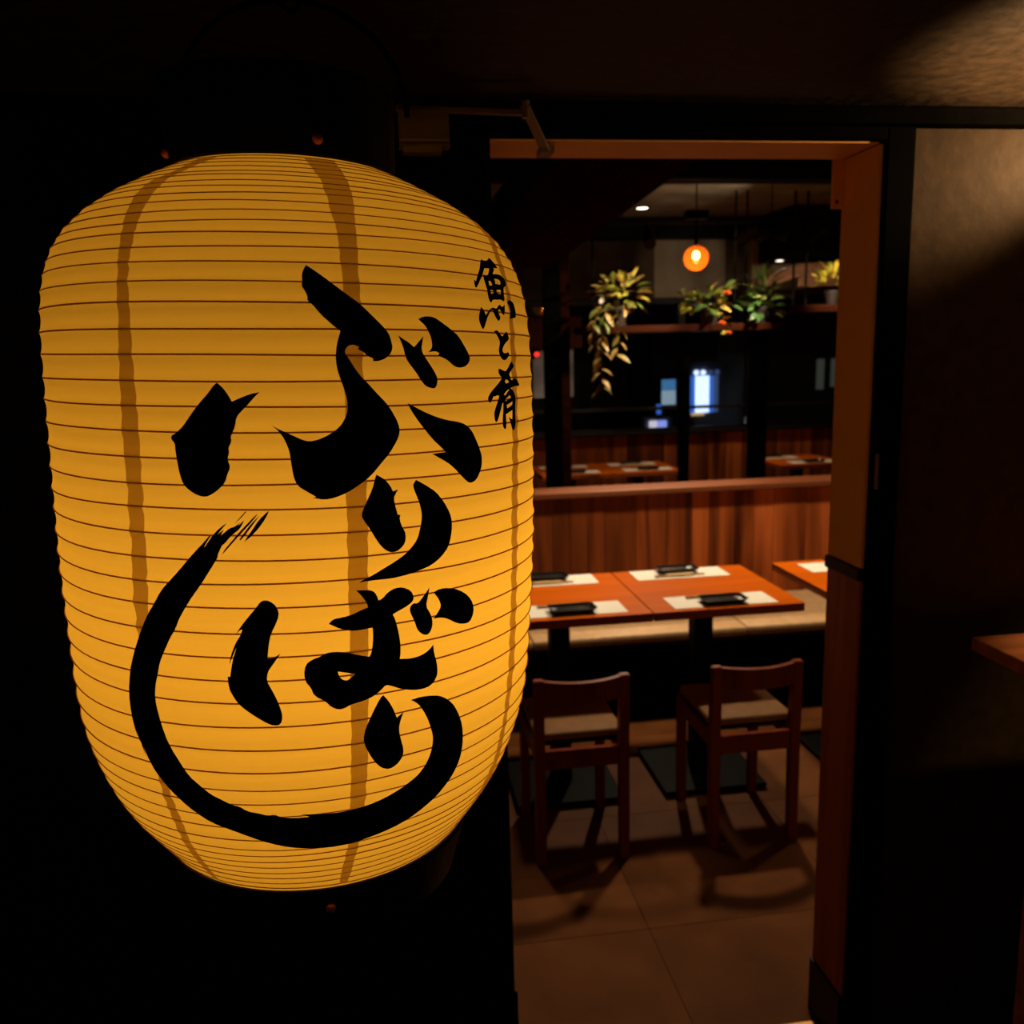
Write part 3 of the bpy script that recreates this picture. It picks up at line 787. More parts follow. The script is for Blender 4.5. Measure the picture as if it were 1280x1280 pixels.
def ring_part(name, z0, z1, r0, r1, wall):
    bm = B()
    n = 72
    rows = []
    for (r, z) in ((r0, z0), (r0 + 0.002, z0 + (0.003 if z1 > z0 else -0.003)), (r1, z1), (r1 - wall, z1), (r0 - wall, z0)):
        rows.append([bm.verts.new(lan(2 * pi * k / n, z, 0, r)) for k in range(n)])
    for a, b_ in zip(rows, rows[1:] + rows[:1]):
        for k in range(n):
            bm.faces.new((a[k], a[(k + 1) % n], b_[(k + 1) % n], b_[k]))
    return obj(name, bm, M['lacquer'], lantern, smooth=False)


tr_ = ring_part('top_ring', ZT - 0.004, ZT + 0.075, 0.1075, 0.116, 0.010)
br_ = ring_part('bottom_ring', ZB + 0.003, ZB - 0.060, 0.1655, 0.150, 0.012)
bm = B()
n = 48
c = [bm.verts.new(lan(2 * pi * k / n, ZT + 0.070, 0, 0.108)) for k in range(n)]
d = [bm.verts.new(lan(2 * pi * k / n, ZT + 0.074, 0, 0.108)) for k in range(n)]
bm.faces.new(c[::-1])
bm.faces.new(d)
for k in range(n):
    bm.faces.new((c[k], c[(k + 1) % n], d[(k + 1) % n], d[k]))
obj('lid', bm, M['lacquer'], lantern)
for (zz, r, ths, par) in ((ZT + 0.012, 0.1118, (0.37, -1.33, 2.0, 3.6), tr_), (ZB - 0.018, 0.1655, (0.12, 1.9, 3.1, 4.2), br_)):
    for th in ths:
        bm = B()
        bmesh.ops.create_uvsphere(bm, u_segments=10, v_segments=6, radius=0.0052)
        for v in bm.verts:
            v.co += lan(th, zz, 0.0, r)
        obj('nail', bm, M['nail'], par, smooth=True)
bail = []
for k in range(17):
    a = pi * k / 16
    bail.append(ax * (ZT + 0.06 + 0.105 * sin(a)) + e1 * (0.1135 * cos(a)))
obj('bail', tube(bail, 0.003, 8), M['iron'], lantern, smooth=True)
top = LC + ax * (ZT + 0.165)
tag(obj('ceiling_hook', tube([(top.x, top.y, 1.9995), (top.x, top.y, top.z + 0.03), (top.x + 0.014, top.y, top.z + 0.015), (top.x + 0.016, top.y, top.z + 0.0), (top.x, top.y, top.z - 0.012), (top.x - 0.014, top.y, top.z)], 0.003, 8), M['iron'], smooth=True),
    'black iron hook in the ceiling holding the lantern bail', 'hook')

# ================================================================== DOOR CLOSER
dc = thing('door_closer', 'grey bronze door closer with folding arm at the upper left of the doorway', 'door closer', (0.08, WY - 0.045, 1.94))
o = B()
add_prism(o, [(-0.0, -0.022), (-0.036, -0.022), (-0.040, -0.016), (-0.040, 0.030), (0.0, 0.030)], 'X', -0.040, 0.043)
obj('body', o, M['closer'], dc)
obj('body_lip', box(-0.041, 0.044, -0.042, 0.0, -0.0255, -0.0225, 0.0008), M['closer'], dc)
o = B()
add_prism(o, [(-0.0, -0.034), (-0.030, -0.034), (-0.038, -0.026), (0.0, -0.026)], 'X', -0.034, 0.030)
obj('end_valve', o, M['closer'], dc)
o = B()
add_cyl(o, (-0.036, -0.020, 0.0305), (-0.036, -0.020, 0.041), 0.008, n=14)
obj('spindle', o, M['closer'], dc)


def bar(p0, p1, w, h):
    """Flat bar between two points."""
    p0, p1 = Vector(p0), Vector(p1)
    t = (p1 - p0).normalized()
    s = t.cross(Vector((0, 0, 1))).normalized() * (w / 2)
    u = s.cross(t).normalized() * (h / 2)
    bm = B()
    A = [bm.verts.new(p0 + i * s + j * u) for i, j in ((-1, -1), (1, -1), (1, 1), (-1, 1))]
    C = [bm.verts.new(p1 + i * s + j * u) for i, j in ((-1, -1), (1, -1), (1, 1), (-1, 1))]
    for k in range(4):
        bm.faces.new((A[k], A[(k + 1) % 4], C[(k + 1) % 4], C[k]))
    bm.faces.new(A[::-1])
    bm.faces.new(C)
    bmesh.ops.bevel(bm, geom=bm.edges[:], offset=0.0012, segments=1, affect='EDGES')
    return bm


J = (0.168, -0.055, 0.022)
obj('main_arm', bar((-0.042, -0.022, 0.036), J, 0.010, 0.009), M['closer'], dc)
obj('fore_arm', bar((J[0] - 0.002, J[1] - 0.004, J[2] + 0.010), (0.222, 0.058, -0.012), 0.017, 0.005), M['closer'], dc)
o = B()
add_cyl(o, (J[0], J[1], J[2] - 0.008), (J[0], J[1], J[2] + 0.018), 0.007, n=14)
obj('knuckle', o, M['closer'], dc)
o = B()
add_prism(o, [(0.050, -0.016), (0.095, -0.016), (0.095, -0.004), (0.050, -0.004)], 'X', 0.212, 0.236)
obj('bracket', o, M['closer'], dc)

# ================================================================== FURNITURE
TY0, TY1, TZ = 2.675, 3.235, 0.72


def make_table(label, x0, x1, y0=TY0, y1=TY1, group='orange tables in front of the bench', base=True):
    cx, cy = (x0 + x1) / 2, (y0 + y1) / 2
    hx, hy = (x1 - x0) / 2, (y1 - y0) / 2
    t = thing('restaurant_table', label, 'table', (cx, cy, 0), 0, group)
    obj('tabletop', box(-hx + .001, hx - .001, -hy, hy, TZ - 0.006, TZ, 0.0015), M['table_top'], t)
    obj('edge_band', box(-hx + .0015, hx - .0015, -hy + .0005, hy - .0005, TZ - 0.030, TZ - 0.0062, 0.0015), M['table_edge'], t)
    obj('column', box(-0.035, 0.035, -0.035, 0.035, 0.0225, TZ - 0.044, 0.003), M['iron'], t)
    obj('mounting_plate', box(-0.12, 0.12, -0.14, 0.14, TZ - 0.0435, TZ - 0.0305, 0.002), M['iron'], t)
    obj('base_plate', box(-0.19, 0.19, -0.185, 0.185, 0.006, 0.022, 0.003), M['iron'], t)
    for sx in (-1, 1):
        for sy in (-1, 1):
            bm = B()
            add_cyl(bm, (sx * 0.16, sy * 0.155, 0.0), (sx * 0.16, sy * 0.155, 0.0059), 0.014, n=12)
            obj('foot', bm, M['iron'], t)
    return t


tA = make_table('orange wood table partly behind the lantern, left of the two joined', 0.300, 0.834)
make_table('orange wood table in the doorway, right of the two joined', 0.836, 1.366)
make_table('orange wood table corner cut off by the right door reveal', 1.500, 2.030)
FY0, FY1 = 6.02, 6.62
make_table('far left table beyond the plank partition, under the trailing plant', 1.06, 1.585, FY0, FY1, 'tables beyond the partition')
make_table('far middle table beyond the plank partition, ending at the black post', 1.587, 2.10, FY0, FY1, 'tables beyond the partition')
make_table('far right table beyond the partition, right of the thick black post', 2.85, 3.39, FY0, FY1, 'tables beyond the partition')


def make_dish():
    bm = B()
    hw, hd, fl_ = 0.080, 0.046, 0.014
    lv = [(hw - fl_, hd - fl_, 0.0), (hw - .004, hd - .004, 0.013), (hw, hd, 0.017), (hw - .004, hd - .004, 0.017),
          (hw - .010, hd - .010, 0.009), (hw - .022, hd - .020, 0.006)]
    rows = []
    for (a, b_, z) in lv:
        c = 0.012
        rows.append([bm.verts.new(p) for p in ((-a + c, -b_, z), (a - c, -b_, z), (a, -b_ + c, z), (a, b_ - c, z), (a - c, b_, z), (-a + c, b_, z), (-a, b_ - c, z), (-a, -b_ + c, z))])
    for p, q in zip(rows, rows[1:]):
        for k in range(8):
            bm.faces.new((p[k], p[(k + 1) % 8], q[(k + 1) % 8], q[k]))
    bm.faces.new(rows[0][::-1])
    bm.faces.new(rows[-1])
    return mesh_of('dish', bm, M['dish'])


def make_chopsticks():
    t = thing('chopsticks', 'pair', 'chopsticks')
    for s in (-1, 1):
        bm = B()
        add_cyl(bm, (-0.098, 0.0042 * s, 0.0040), (0.098, 0.0036 * s, 0.0030), 0.0036, 0.0022, 8)
        obj('stick', bm, M['chopstick'], t, smooth=True)
    obj('paper_band', box(-0.055, 0.055, -0.0095, 0.0095, 0.0, 0.0088, 0.001), M['wrapper'], t)
    return t


mat_me = mesh_of('placemat', box(-0.182, 0.182, -0.069, 0.069, 0.0, 0.0012), M['mat'])
dish_me = make_dish()
chop0 = None
SETTINGS = [  # x, y, facing, words, group suffix
    (1.100, 2.770, 1, 'front right setting of the joined tables', 'a'),
    (0.575, 2.775, 1, 'front left setting of the joined tables, by the lantern', 'a'),
    (1.085, 3.155, -1, 'back right setting of the joined tables', 'a'),
    (0.570, 3.160, -1, 'back left setting of the joined tables, by the lantern', 'a'),
    (1.765, 3.115, -1, 'back setting of the table cut by the right door reveal', 'a'),
    (1.765, 2.775, 1, 'front setting of the table cut by the right door reveal', 'a'),
    (1.32, 6.16, 1, 'front setting of the far left table', 'b'),
    (1.30, 6.48, -1, 'back setting of the far left table', 'b'),
    (1.87, 6.16, 1, 'front setting of the far middle table', 'b'),
    (1.84, 6.48, -1, 'back setting of the far middle table', 'b'),
    (3.16, 6.16, 1, 'front setting of the far right table', 'b'),
    (3.00, 6.48, -1, 'back setting of the far right table', 'b'),
]
srnd = random.Random(5)
for (x, y, f, words, g) in SETTINGS:
    gs = 'near tables' if g == 'a' else 'far tables'
    o = obj('placemat', mat_me, None)
    o.location = (x, y, TZ + 0.0003)
    tag(o, 'white paper placemat at the ' + words, 'placemat', 'placemats on the ' + gs)
    o = obj('dish', dish_me, None)
    o.location = (x - 0.0, y - 0.026 * f, TZ + 0.0018)
    o.rotation_euler.z = srnd.uniform(-0.05, 0.05)
    tag(o, 'black lacquer dish at the ' + words, 'dish', 'dishes on the ' + gs)
    if chop0 is None:
        c_ = chop0 = make_chopsticks()
    else:
        c_ = dup(chop0, (0, 0, 0))
    c_.location = (x - 0.01, y + 0.040 * f, TZ + 0.0018)
    c_.rotation_euler.z = srnd.uniform(-0.03, 0.03)
    tag(c_, 'banded chopsticks at the ' + words, 'chopsticks', 'chopsticks on the ' + gs)


def make_chair(label, loc):
    """Origin on the floor under the middle of the seat, back towards -Y."""
    t = thing('dining_chair', label, 'chair', loc, 0, 'red brown chairs at the joined tables')
    hx = 0.132
    for s in (-1, 1):
        # rear post: foot to top, leaning back slightly above the seat
        bm = B()
        add_prism(bm, [(-0.170, 0.0), (-0.142, 0.0), (-0.135, 0.40), (-0.150, 0.612), (-0.176, 0.612), (-0.168, 0.40)], 'X', s * hx - 0.0155, s * hx + 0.0155)
        bmesh.ops.bevel(bm, geom=bm.edges[:], offset=0.003, segments=2, affect='EDGES')
        obj('rear_leg', bm, M['chair_wood'], t)
        obj('front_leg', box(s * hx - 0.015, s * hx + 0.015, 0.142, 0.172, 0.0, 0.385, 0.003), M['chair_wood'], t)
        obj('side_rail', box(s * hx - 0.011, s * hx + 0.011, -0.139, 0.1415, 0.335, 0.385, 0.002), M['chair_wood'], t)
    obj('front_rail', box(-hx + .0155, hx - .0155, 0.147, 0.167, 0.335, 0.385, 0.002), M['chair_wood'], t)
    obj('rear_rail', box(-hx + .016, hx - .016, -0.163, -0.145, 0.318, 0.380, 0.002), M['chair_wood'], t)
    # curved top rail
    bm = B()
    rows = []
    nn = 14
    for k in range(nn + 1):
        u = -1 + 2 * k / nn
        x = u * (hx - 0.016)
        bow = -0.032 * (1 - u * u)
        rows.append([bm.verts.new(p) for p in ((x, -0.172 + bow, 0.540), (x, -0.152 + bow, 0.540), (x, -0.157 + bow, 0.608), (x, -0.175 + bow, 0.608))])
    for p, q in zip(rows, rows[1:]):
        for k in range(4):
            bm.faces.new((p[k], p[(k + 1) % 4], q[(k + 1) % 4], q[k]))
    bm.faces.new(rows[0][::-1])
    bm.faces.new(rows[-1])
    obj('back_rail', bm, M['chair_wood'], t)
    obj('seat_board', box(-hx - 0.010, hx + 0.010, -0.1335, 0.176, 0.3855, 0.396, 0.003), M['rail_dark'], t)
    obj('cushion', box(-hx - 0.006, hx + 0.006, -0.131, 0.172, 0.3965, 0.425, 0.010), M['cushion'], t, smooth=True)
    return t


make_chair('red brown low backed chair beside the lantern, left of the two', (0.535, 2.60, 0))
make_chair('red brown low backed chair in the doorway, right of the two', (1.093, 2.60, 0))

bench = thing('bench', 'long bench with brown cushions in front of the plank partition', 'bench', (1.4, 3.65, 0))
obj('base', box(-1.9, 2.1, -0.215, 0.248, 0.0, 0.34, 0.003), M['black'], bench)
obj('seat_frame', box(-1.9, 2.1, -0.235, 0.248, 0.3405, 0.362, 0.003), M['rail_dark'], bench)
for x0, x1 in ((-1.9, -0.86), (-0.855, 0.072), (0.077, 1.06), (1.065, 2.1)):
    obj('seat_cushion', box(x0, x1, -0.255, 0.246, 0.3625, 0.402, 0.009), M['bench_cushion'], bench, smooth=True)

# ================================================================== OUTSIDE RIGHT: counter and lamp
ct = thing('standing_counter', 'wooden standing counter whose corner juts in at the right edge', 'counter', (1.45, 1.35, 0))
obj('worktop', box(-0.333, 0.55, -0.60, 0.150, 0.972, 1.0, 0.003), M['counter'], ct)
obj('leg_panel', box(-0.343, -0.305, -0.19, -0.05, 0.0, 0.9715, 0.003), M['counter'], ct)
obj('leg_panel', box(0.45, 0.488, -0.19, -0.05, 0.0, 0.9715, 0.003), M['counter'], ct)
obj('foot_bar', box(-0.3045, 0.4495, -0.14, -0.10, 0.14, 0.18, 0.003), M['counter'], ct)
def small_spot(label, name, base, head, target, stand):
    t = thing(name, label, 'lamp', base)
    hp_ = Vector(head) - Vector(base)
    q = (Vector(target) - Vector(head)).normalized()
    bm = B()
    add_cyl(bm, hp_ - q * 0.075, hp_ - q * 0.006, 0.024, 0.028, 20)
    obj('lamp_head', bm, M['iron'], t)
    obj('stem', tube([hp_ - q * 0.06, hp_ - q * 0.085 + Vector((0.004, 0, 0.0)), Vector((hp_.x - q.x * 0.085 + 0.004, hp_.y - q.y * 0.085, 0.0095 if stand else -0.009))], 0.005, 8), M['iron'], t)
    bm = B()
    c_ = Vector((hp_.x - q.x * 0.085 + 0.004, hp_.y - q.y * 0.085, 0))
    add_cyl(bm, c_ + Vector((0, 0, 0.0 if stand else -0.0005)), c_ + Vector((0, 0, 0.009 if stand else -0.009)), 0.05 if stand else 0.03, n=20)
    obj('base', bm, M['iron'], t)


small_spot('black uplighter standing on the wooden counter', 'uplighter', (1.20, 1.20, 1.0005), (1.20, 1.20, 1.575), (1.19, 1.21, 2.0), True)
small_spot('small black spot lamp under the outer ceiling near the wall', 'spot_lamp', (1.50, 1.38, 1.9995), (1.50, 1.38, 1.950), (1.12, 1.60, 1.93), False)

# ================================================================== UPPER ROOM
for i, (x, y, zz, k) in enumerate(DOWNLIGHTS):
    t = thing('downlight', ('round recessed downlight above the right of the joined tables', 'round recessed downlight above the left of the joined tables', 'round recessed downlight above the right hand table', 'bright round downlight left of the hanging globe', 'bright round downlight right of the hanging globe')[i], 'ceiling light', (x, y, zz), 0, 'round downlights')
    bm = B()
    add_lathe(bm, [(0.040, -0.001), (0.056, -0.001), (0.057, -0.006), (0.050, -0.010), (0.040, -0.004)], n=28, close=True)
    obj('trim_ring', bm, M['iron'], t, smooth=False)
    bm = B()
    add_lathe(bm, [(0, -0.0015), (0.0395, -0.0015), (0.0395, -0.0045), (0, -0.0060)], n=28)
    obj('lens', bm, M['lens'], t)

t = thing('downlight', 'round downlight in the outer ceiling above the counter', 'ceiling light', (1.46, 1.20, 2.0))
bm = B()
add_lathe(bm, [(0.030, -0.001), (0.042, -0.001), (0.043, -0.005), (0.036, -0.008), (0.030, -0.003)], n=28, close=True)
obj('trim_ring', bm, M['iron'], t)
bm = B()
add_lathe(bm, [(0, -0.0015), (0.0295, -0.0015), (0.0295, -0.0035), (0, -0.0045)], n=28)
obj('lens', bm, M['lens'], t)

# dark lower soffit that carries the right downlight
tag(obj('ceiling_unit', box(2.84, 3.35, 5.95, 6.5, 2.2105, 2.549, 0.006), M['iron']), 'black box unit under the ceiling at upper right', 'ceiling unit')

# hanging globe
gl = thing('globe_pendant', 'amber glass globe lamp hanging on a black cord', 'pendant lamp', (1.645, 4.55, 2.40))
obj('cord', tube([(0, 0, 0.0), (0, 0, 0.149)], 0.004, 8), M['iron'], gl)
obj('ceiling_box', box(-0.058, 0.058, -0.03, 0.03, -0.155, -0.110, 0.004), M['iron'], gl)
bm = B()
add_cyl(bm, (0, 0, -0.109), (0, 0, -0.001), 0.004, n=8)
obj('upper_cord', bm, M['iron'], gl)
bm = B()
add_cyl(bm, (0, 0, -0.293), (0, 0, -0.1555), 0.010, 0.006, 14)
obj('socket', bm, M['iron'], gl)
bm = B()
add_lathe(bm, [(0.014, 0.063)] + [(0.064 * sin(a), 0.064 * cos(a)) for a in [0.25 + (pi - 0.25) * k / 20 for k in range(20)]] + [(0, -0.064)], (0, 0, -0.350), 36)
obj('glass_globe', bm, M['globe'], gl, smooth=True)
bm = B()
bmesh.ops.create_uvsphere(bm, u_segments=14, v_segments=10, radius=0.017)
for v in bm.verts:
    v.co.z = v.co.z * 1.25 - 0.335
obj('bulb', bm, M['filament'], gl, smooth=True)

# sloping board under the stairs, upper left
st = thing('stair_soffit', 'dark red brown sloping board under a stair at upper left', 'staircase', (0.9, 3.2, 2.2))
bm = B()
A0 = [(0.27, 2.70, 1.83), (0.74, 2.70, 2.40), (1.62, 3.72, 2.55), (0.70, 3.72, 1.93)]
lo = [bm.verts.new(Vector(p) - Vector((0.9, 3.2, 2.2))) for p in A0]
hi = [bm.verts.new(v.co + Vector((-0.05, 0, 0.06))) for v in lo]
bm.faces.new(lo)
bm.faces.new(hi[::-1])
for k in range(4):
    bm.faces.new((lo[k], hi[k], hi[(k + 1) % 4], lo[(k + 1) % 4]))
obj('sloping_board', bm, M['stair'], st)

# posts between the two dining areas
for (x0, x1, lab) in ((0.980, 1.085, 'black square post beside the lantern, left of the trailing plant'), (1.858, 1.917, 'thin black post under the middle of the plant shelf'), (2.332, 2.442, 'thick black post under the right end of the plant shelf')):
    t = thing('post', lab, 'post', ((x0 + x1) / 2, 5.42, 0), 0, 'black posts between the dining areas')
    h = (x1 - x0) / 2
    obj('shaft', box(-h, h, -0.03, 0.03, 0.011, 1.689 if x0 > 1.5 else 2.548, 0.002), M['black'], t)
    obj('foot_plate', box(-h - .02, h + .02, -0.05, 0.05, 0.0, 0.0105, 0.001), M['iron'], t)
t = thing('timber_post', 'brown timber post left of the trailing plant', 'post', (1.130, 5.53, 0))
obj('shaft', box(-0.032, 0.032, -0.03, 0.03, 0.011, 2.548, 0.003), M['stair'], t)
obj('foot_plate', box(-0.04, 0.04, -0.04, 0.04, 0.0, 0.0105, 0.001), M['iron'], t)

# hanging shelves on black rods
sh = thing('hanging_shelf', 'long red brown shelf hung on black rods with plants', 'shelf', (1.80, 5.36, 1.69))
obj('board', box(-0.62, 0.66, -0.11, 0.11, 0.0, 0.040, 0.003), M['shelf'], sh)
for rx in (-0.50, 0.425, 0.50):
    bm = B()
    add_cyl(bm, (rx, 0.08, 0.0405), (rx, 0.08, 0.858), 0.007, n=10)
    obj('rod', bm, M['iron'], sh)
sh2 = thing('hanging_shelf', 'short red brown shelf at upper right, hung higher', 'shelf', (2.82, 5.36, 1.79))
obj('board', box(-0.30, 0.40, -0.11, 0.11, 0.0, 0.045, 0.003), M['shelf'], sh2)
for rx in (-0.20, -0.115):
    bm = B()
    add_cyl(bm, (rx, 0.08, 0.0455), (rx, 0.08, 0.758), 0.008, n=10)
    obj('rod', bm, M['iron'], sh2)
tr2 = thing('lighting_track', 'black lighting track running across the room behind the globe', 'track', (1.9, TRACK_Y, TRACK_Z))
obj('rail', box(-0.7, 1.0, -0.012, 0.012, -0.010, 0.010, 0.002), M['iron'], tr2)
for rx in (-0.6, 0.25, 0.9):
    bm = B()
    add_cyl(bm, (rx, 0, 0.0105), (rx, 0, 0.286), 0.004, n=8)
    obj('rod', bm, M['iron'], tr2)
for (hx_, tg_, wt_) in TRACK_AND_FILL_HEADS:
    o_ = Vector((hx_ - 1.9, 0, -0.07))
    q = (Vector(tg_) - Vector((hx_, TRACK_Y, TRACK_Z - 0.07))).normalized()
    bm = B()
    add_cyl(bm, o_ - q * 0.06, o_ + q * 0.07, 0.030, 0.034, 18)
    hd_ = obj('track_and_fill_head', bm, M['iron'], tr2)  # heads after the first only carry the added fill light
    obj('yoke', box(hx_ - 1.9 - 0.006, hx_ - 1.9 + 0.006, -0.006, 0.006, -0.05, -0.0105, 0.001), M['iron'], hd_)

# pipes and boards on the upper back wall
t = thing('duct', 'beige upright duct right of the globe', 'duct', (2.93, 6.70, 2.05))
obj('casing', box(-0.075, 0.06, -0.06, 0.095, -0.03, 0.47, 0.004), M['duct'], t)
obj('collar', box(-0.085, 0.07, -0.07, 0.097, 0.35, 0.38, 0.002), M['duct'], t)
t = thing('wall_box', 'dull beige wide box beside the upright duct', 'box', (3.17, 6.72, 2.15))
obj('casing', box(-0.15, 0.15, -0.06, 0.075, -0.12, 0.34, 0.004), M['plaster'], t)
obj('cover', box(-0.14, 0.14, -0.066, -0.0605, -0.11, 0.33, 0.002), M['duct'], t)
t = thing('wooden_canopy', 'brown wooden canopy below the right downlight', 'canopy', (3.05, 6.1, 2.05))
bm = B()
add_prism(bm, [(-0.45, -0.035), (-0.42, 0.005), (-0.08, 0.115), (0.55, 0.135), (0.55, 0.055), (-0.05, 0.035), (-0.30, -0.035)], 'Y', -0.02, 0.02)
obj('sloping_board', bm, M['canopy'], t)
obj('crossboard', box(-0.05, 0.55, 0.021, 0.05, -0.04, 0.04, 0.002), M['canopy'], t)
bm = B()
add_cyl(bm, (0.4, 0.03, 0.11), (0.4, 0.03, 0.498), 0.006, n=8)
obj('hanger', bm, M['iron'], t)
t = tag(obj('ceiling_conduit', tube([(1.60, 5.2, 2.541), (1.62, 5.7, 2.541), (1.62, 5.74, 2.541)], 0.008, 8), M['duct']), 'pale conduit under the ceiling beside the left downlight', 'pipe')

# notices and indicator on the back windows
for (x0, x1, z0, z1, mt, lab) in ((1.143, 1.25, 1.235, 1.60, 'poster', 'pale grey notice beside the lantern edge'), (1.373, 1.465, 1.24, 1.60, 'poster', 'pale grey narrow notice left of the trailing plant'),
                                  (1.08, 1.25, 1.62, 1.86, 'red_poster', 'dark red notice beside the lantern edge'), (1.37, 1.54, 1.62, 1.86, 'red_poster', 'dark red notice behind the trailing plant')):
    tag(obj('poster', box(x0, x1, 6.826, 6.829, z0, z1), M[mt]), lab, 'poster', 'notices on the back window')
ind = thing('indicator_lamp', 'tiny round red indicator lamp beside the lantern edge', 'indicator', (1.150, 6.70, 1.575))
bm = B()
add_cyl(bm, (0, -0.024, 0), (0, -0.016, 0), 0.019, 0.019, 16)
obj('lens', bm, M['red_led'], ind)
obj('housing', box(-0.025, 0.025, -0.0155, 0.125, -0.025, 0.025, 0.003), M['iron'], ind)

# ================================================================== PLANTS
lrnd = random.Random(21)


def leaf_mesh(name, mat, L, W, droop):
    bm = B()
    n = 5
    rows = []
    for i in range(n + 1):
        t = i / n
        w_ = W * sin(pi * min(1, t * 0.93 + 0.03)) ** 0.8 * (1 - 0.25 * t)
        z = -droop * L * t * t
        if i == n:
            rows.append([bm.verts.new((0, L, z))])
        else:
            rows.append([bm.verts.new((-w_, L * t, z + w_ * 0.35)), bm.verts.new((0, L * t, z)), bm.verts.new((w_, L * t, z + w_ * 0.35))])
    for a, b_ in zip(rows, rows[1:]):
        if len(b_) == 3:
            bm.faces.new((a[0], a[1], b_[1], b_[0]))
            bm.faces.new((a[1], a[2], b_[2], b_[1]))
        else:
            bm.faces.new((a[0], a[1], b_[0]))
            bm.faces.new((a[1], a[2], b_[0]))
    return mesh_of(name, bm, mat, True)


def put_leaf(me, parent, p, d, sc=1.0):
    o = obj('leaf', me, None, parent)
    o.location = p
    q = Vector(d).to_track_quat('Y', 'Z')
    o.rotation_mode = 'QUATERNION'
    o.rotation_quaternion = q @ Matrix.Rotation(lrnd.uniform(-0.8, 0.8), 3, 'Y').to_quaternion()
    o.scale = (sc, sc, sc)
    return o


def pot(parent, r, h, z0=0.0):
    bm = B()
    add_lathe(bm, [(0, z0), (r * 0.75, z0), (r, z0 + h), (r * 1.06, z0 + h), (r * 1.06, z0 + h + 0.012), (r * 0.9, z0 + h + 0.012), (r * 0.88, z0 + h - 0.01), (0, z0 + h - 0.01)], n=24)
    obj('pot', bm, M['pot'], parent)


def bush(parent, me, n, c, rad, up, sc=(0.8, 1.2)):
    for _ in range(n):
        a, e, k = lrnd.uniform(0, 2 * pi), lrnd.uniform(-0.7, 1.2), lrnd.uniform(0.15, 1) ** 0.5
        d = Vector((cos(a) * cos(e), sin(a) * cos(e), sin(e)))
        p = Vector(c) + Vector((d.x * rad[0], d.y * rad[1], d.z * rad[2])) * k
        if p.z < 0.03:
            p.y = min(p.y, -0.125)
        put_leaf(me, parent, p, (d.x, d.y * 0.7, d.z * 0.6 + up), lrnd.uniform(*sc))


SZ = 1.731
p1 = thing('trailing_plant', 'trailing variegated plant spilling over the left end of the shelf', 'plant', (1.42, 5.34, SZ), 0, 'plants on the hanging shelves')
pot(p1, 0.07, 0.10)
lv1 = leaf_mesh('leaf', M['variegated'], 0.085, 0.019, 0.35)
lv1b = leaf_mesh('leaf', M['yellow_leaf'], 0.085, 0.018, 0.3)
bush(p1, lv1, 34, (0.0, -0.04, 0.17), (0.15, 0.10, 0.11), 0.1)
bush(p1, lv1b, 26, (0.06, -0.05, 0.20), (0.12, 0.10, 0.10), 0.15)
stems = [[(0.0, -0.04, 0.10), (-0.09, -0.14, 0.12), (-0.13, -0.17, 0.0), (-0.14, -0.17, -0.20), (-0.13, -0.17, -0.40)],
         [(0.0, -0.04, 0.10), (-0.03, -0.15, 0.09), (-0.03, -0.17, -0.05), (-0.04, -0.17, -0.18)],
         [(0.0, -0.04, 0.10), (-0.14, -0.13, 0.10), (-0.19, -0.17, -0.02), (-0.18, -0.17, -0.15)]]
for s_ in stems:
    obj('stem', tube(s_, 0.0035, 6), M['stem'], p1)
    for a, b_ in zip(s_[1:], s_[2:]):
        a, b_ = Vector(a), Vector(b_)
        cnt = max(3, int((b_ - a).length / 0.028))
        for i in range(cnt):
            p = a + (b_ - a) * (i + lrnd.random()) / cnt
            sx = 1 if i % 2 else -1
            put_leaf(lv1, p1, p, (sx * lrnd.uniform(0.4, 1), -lrnd.uniform(0.1, 0.6), -lrnd.uniform(0.2, 0.9)), lrnd.uniform(0.75, 1.1))
bm = B()
for k in range(5):
    a = 2 * pi * k / 5
    add_cyl(bm, (0, 0, 0), (0.016 * cos(a), -0.006, 0.016 * sin(a)), 0.003, 0.008, 8)
fo = obj('light_glint', bm, M['glint_white'], p1)  # small white shape standing in for a glint of light
fo.location = (-0.135, -0.17, 0.145)

p2 = thing('flowering_plant', 'yellow green plant with orange blossoms in the middle of the shelf', 'plant', (2.02, 5.34, SZ), 0, 'plants on the hanging shelves')
pot(p2, 0.06, 0.08)
lv2 = leaf_mesh('leaf', M['yellow_leaf'], 0.075, 0.022, 0.3)
lv2g = leaf_mesh('leaf', M['green_leaf'], 0.075, 0.022, 0.3)
bush(p2, lv2, 34, (-0.05, -0.05, 0.13), (0.17, 0.09, 0.09), 0.1)
bush(p2, lv2g, 22, (0.05, -0.03, 0.15), (0.12, 0.09, 0.10), 0.1)
for s_ in ([(0, -0.05, 0.08), (-0.12, -0.12, 0.13), (-0.22, -0.13, 0.19)], [(0, -0.05, 0.08), (0.03, -0.15, 0.06), (0.05, -0.17, -0.05)]):
    obj('stem', tube(s_, 0.003, 6), M['stem'], p2)
    for i in range(4):
        p = Vector(s_[1]) + (Vector(s_[2]) - Vector(s_[1])) * i / 3
        put_leaf(lv2, p2, p, (lrnd.uniform(-1, 1), -0.4, lrnd.uniform(-0.4, 0.6)), 0.75)
blm = B()
for k in range(6):
    a = 2 * pi * k / 6
    add_cyl(blm, (0, 0, 0), (0.020 * cos(a), 0.020 * sin(a), -0.018), 0.003, 0.011, 8)
bl_me = mesh_of('blossom', blm, M['blossom'])
for q in ((0.055, -0.175, -0.045), (0.02, -0.165, 0.015), (0.08, -0.09, 0.20)):
    o = obj('blossom', bl_me, None, p2)
    o.location = q

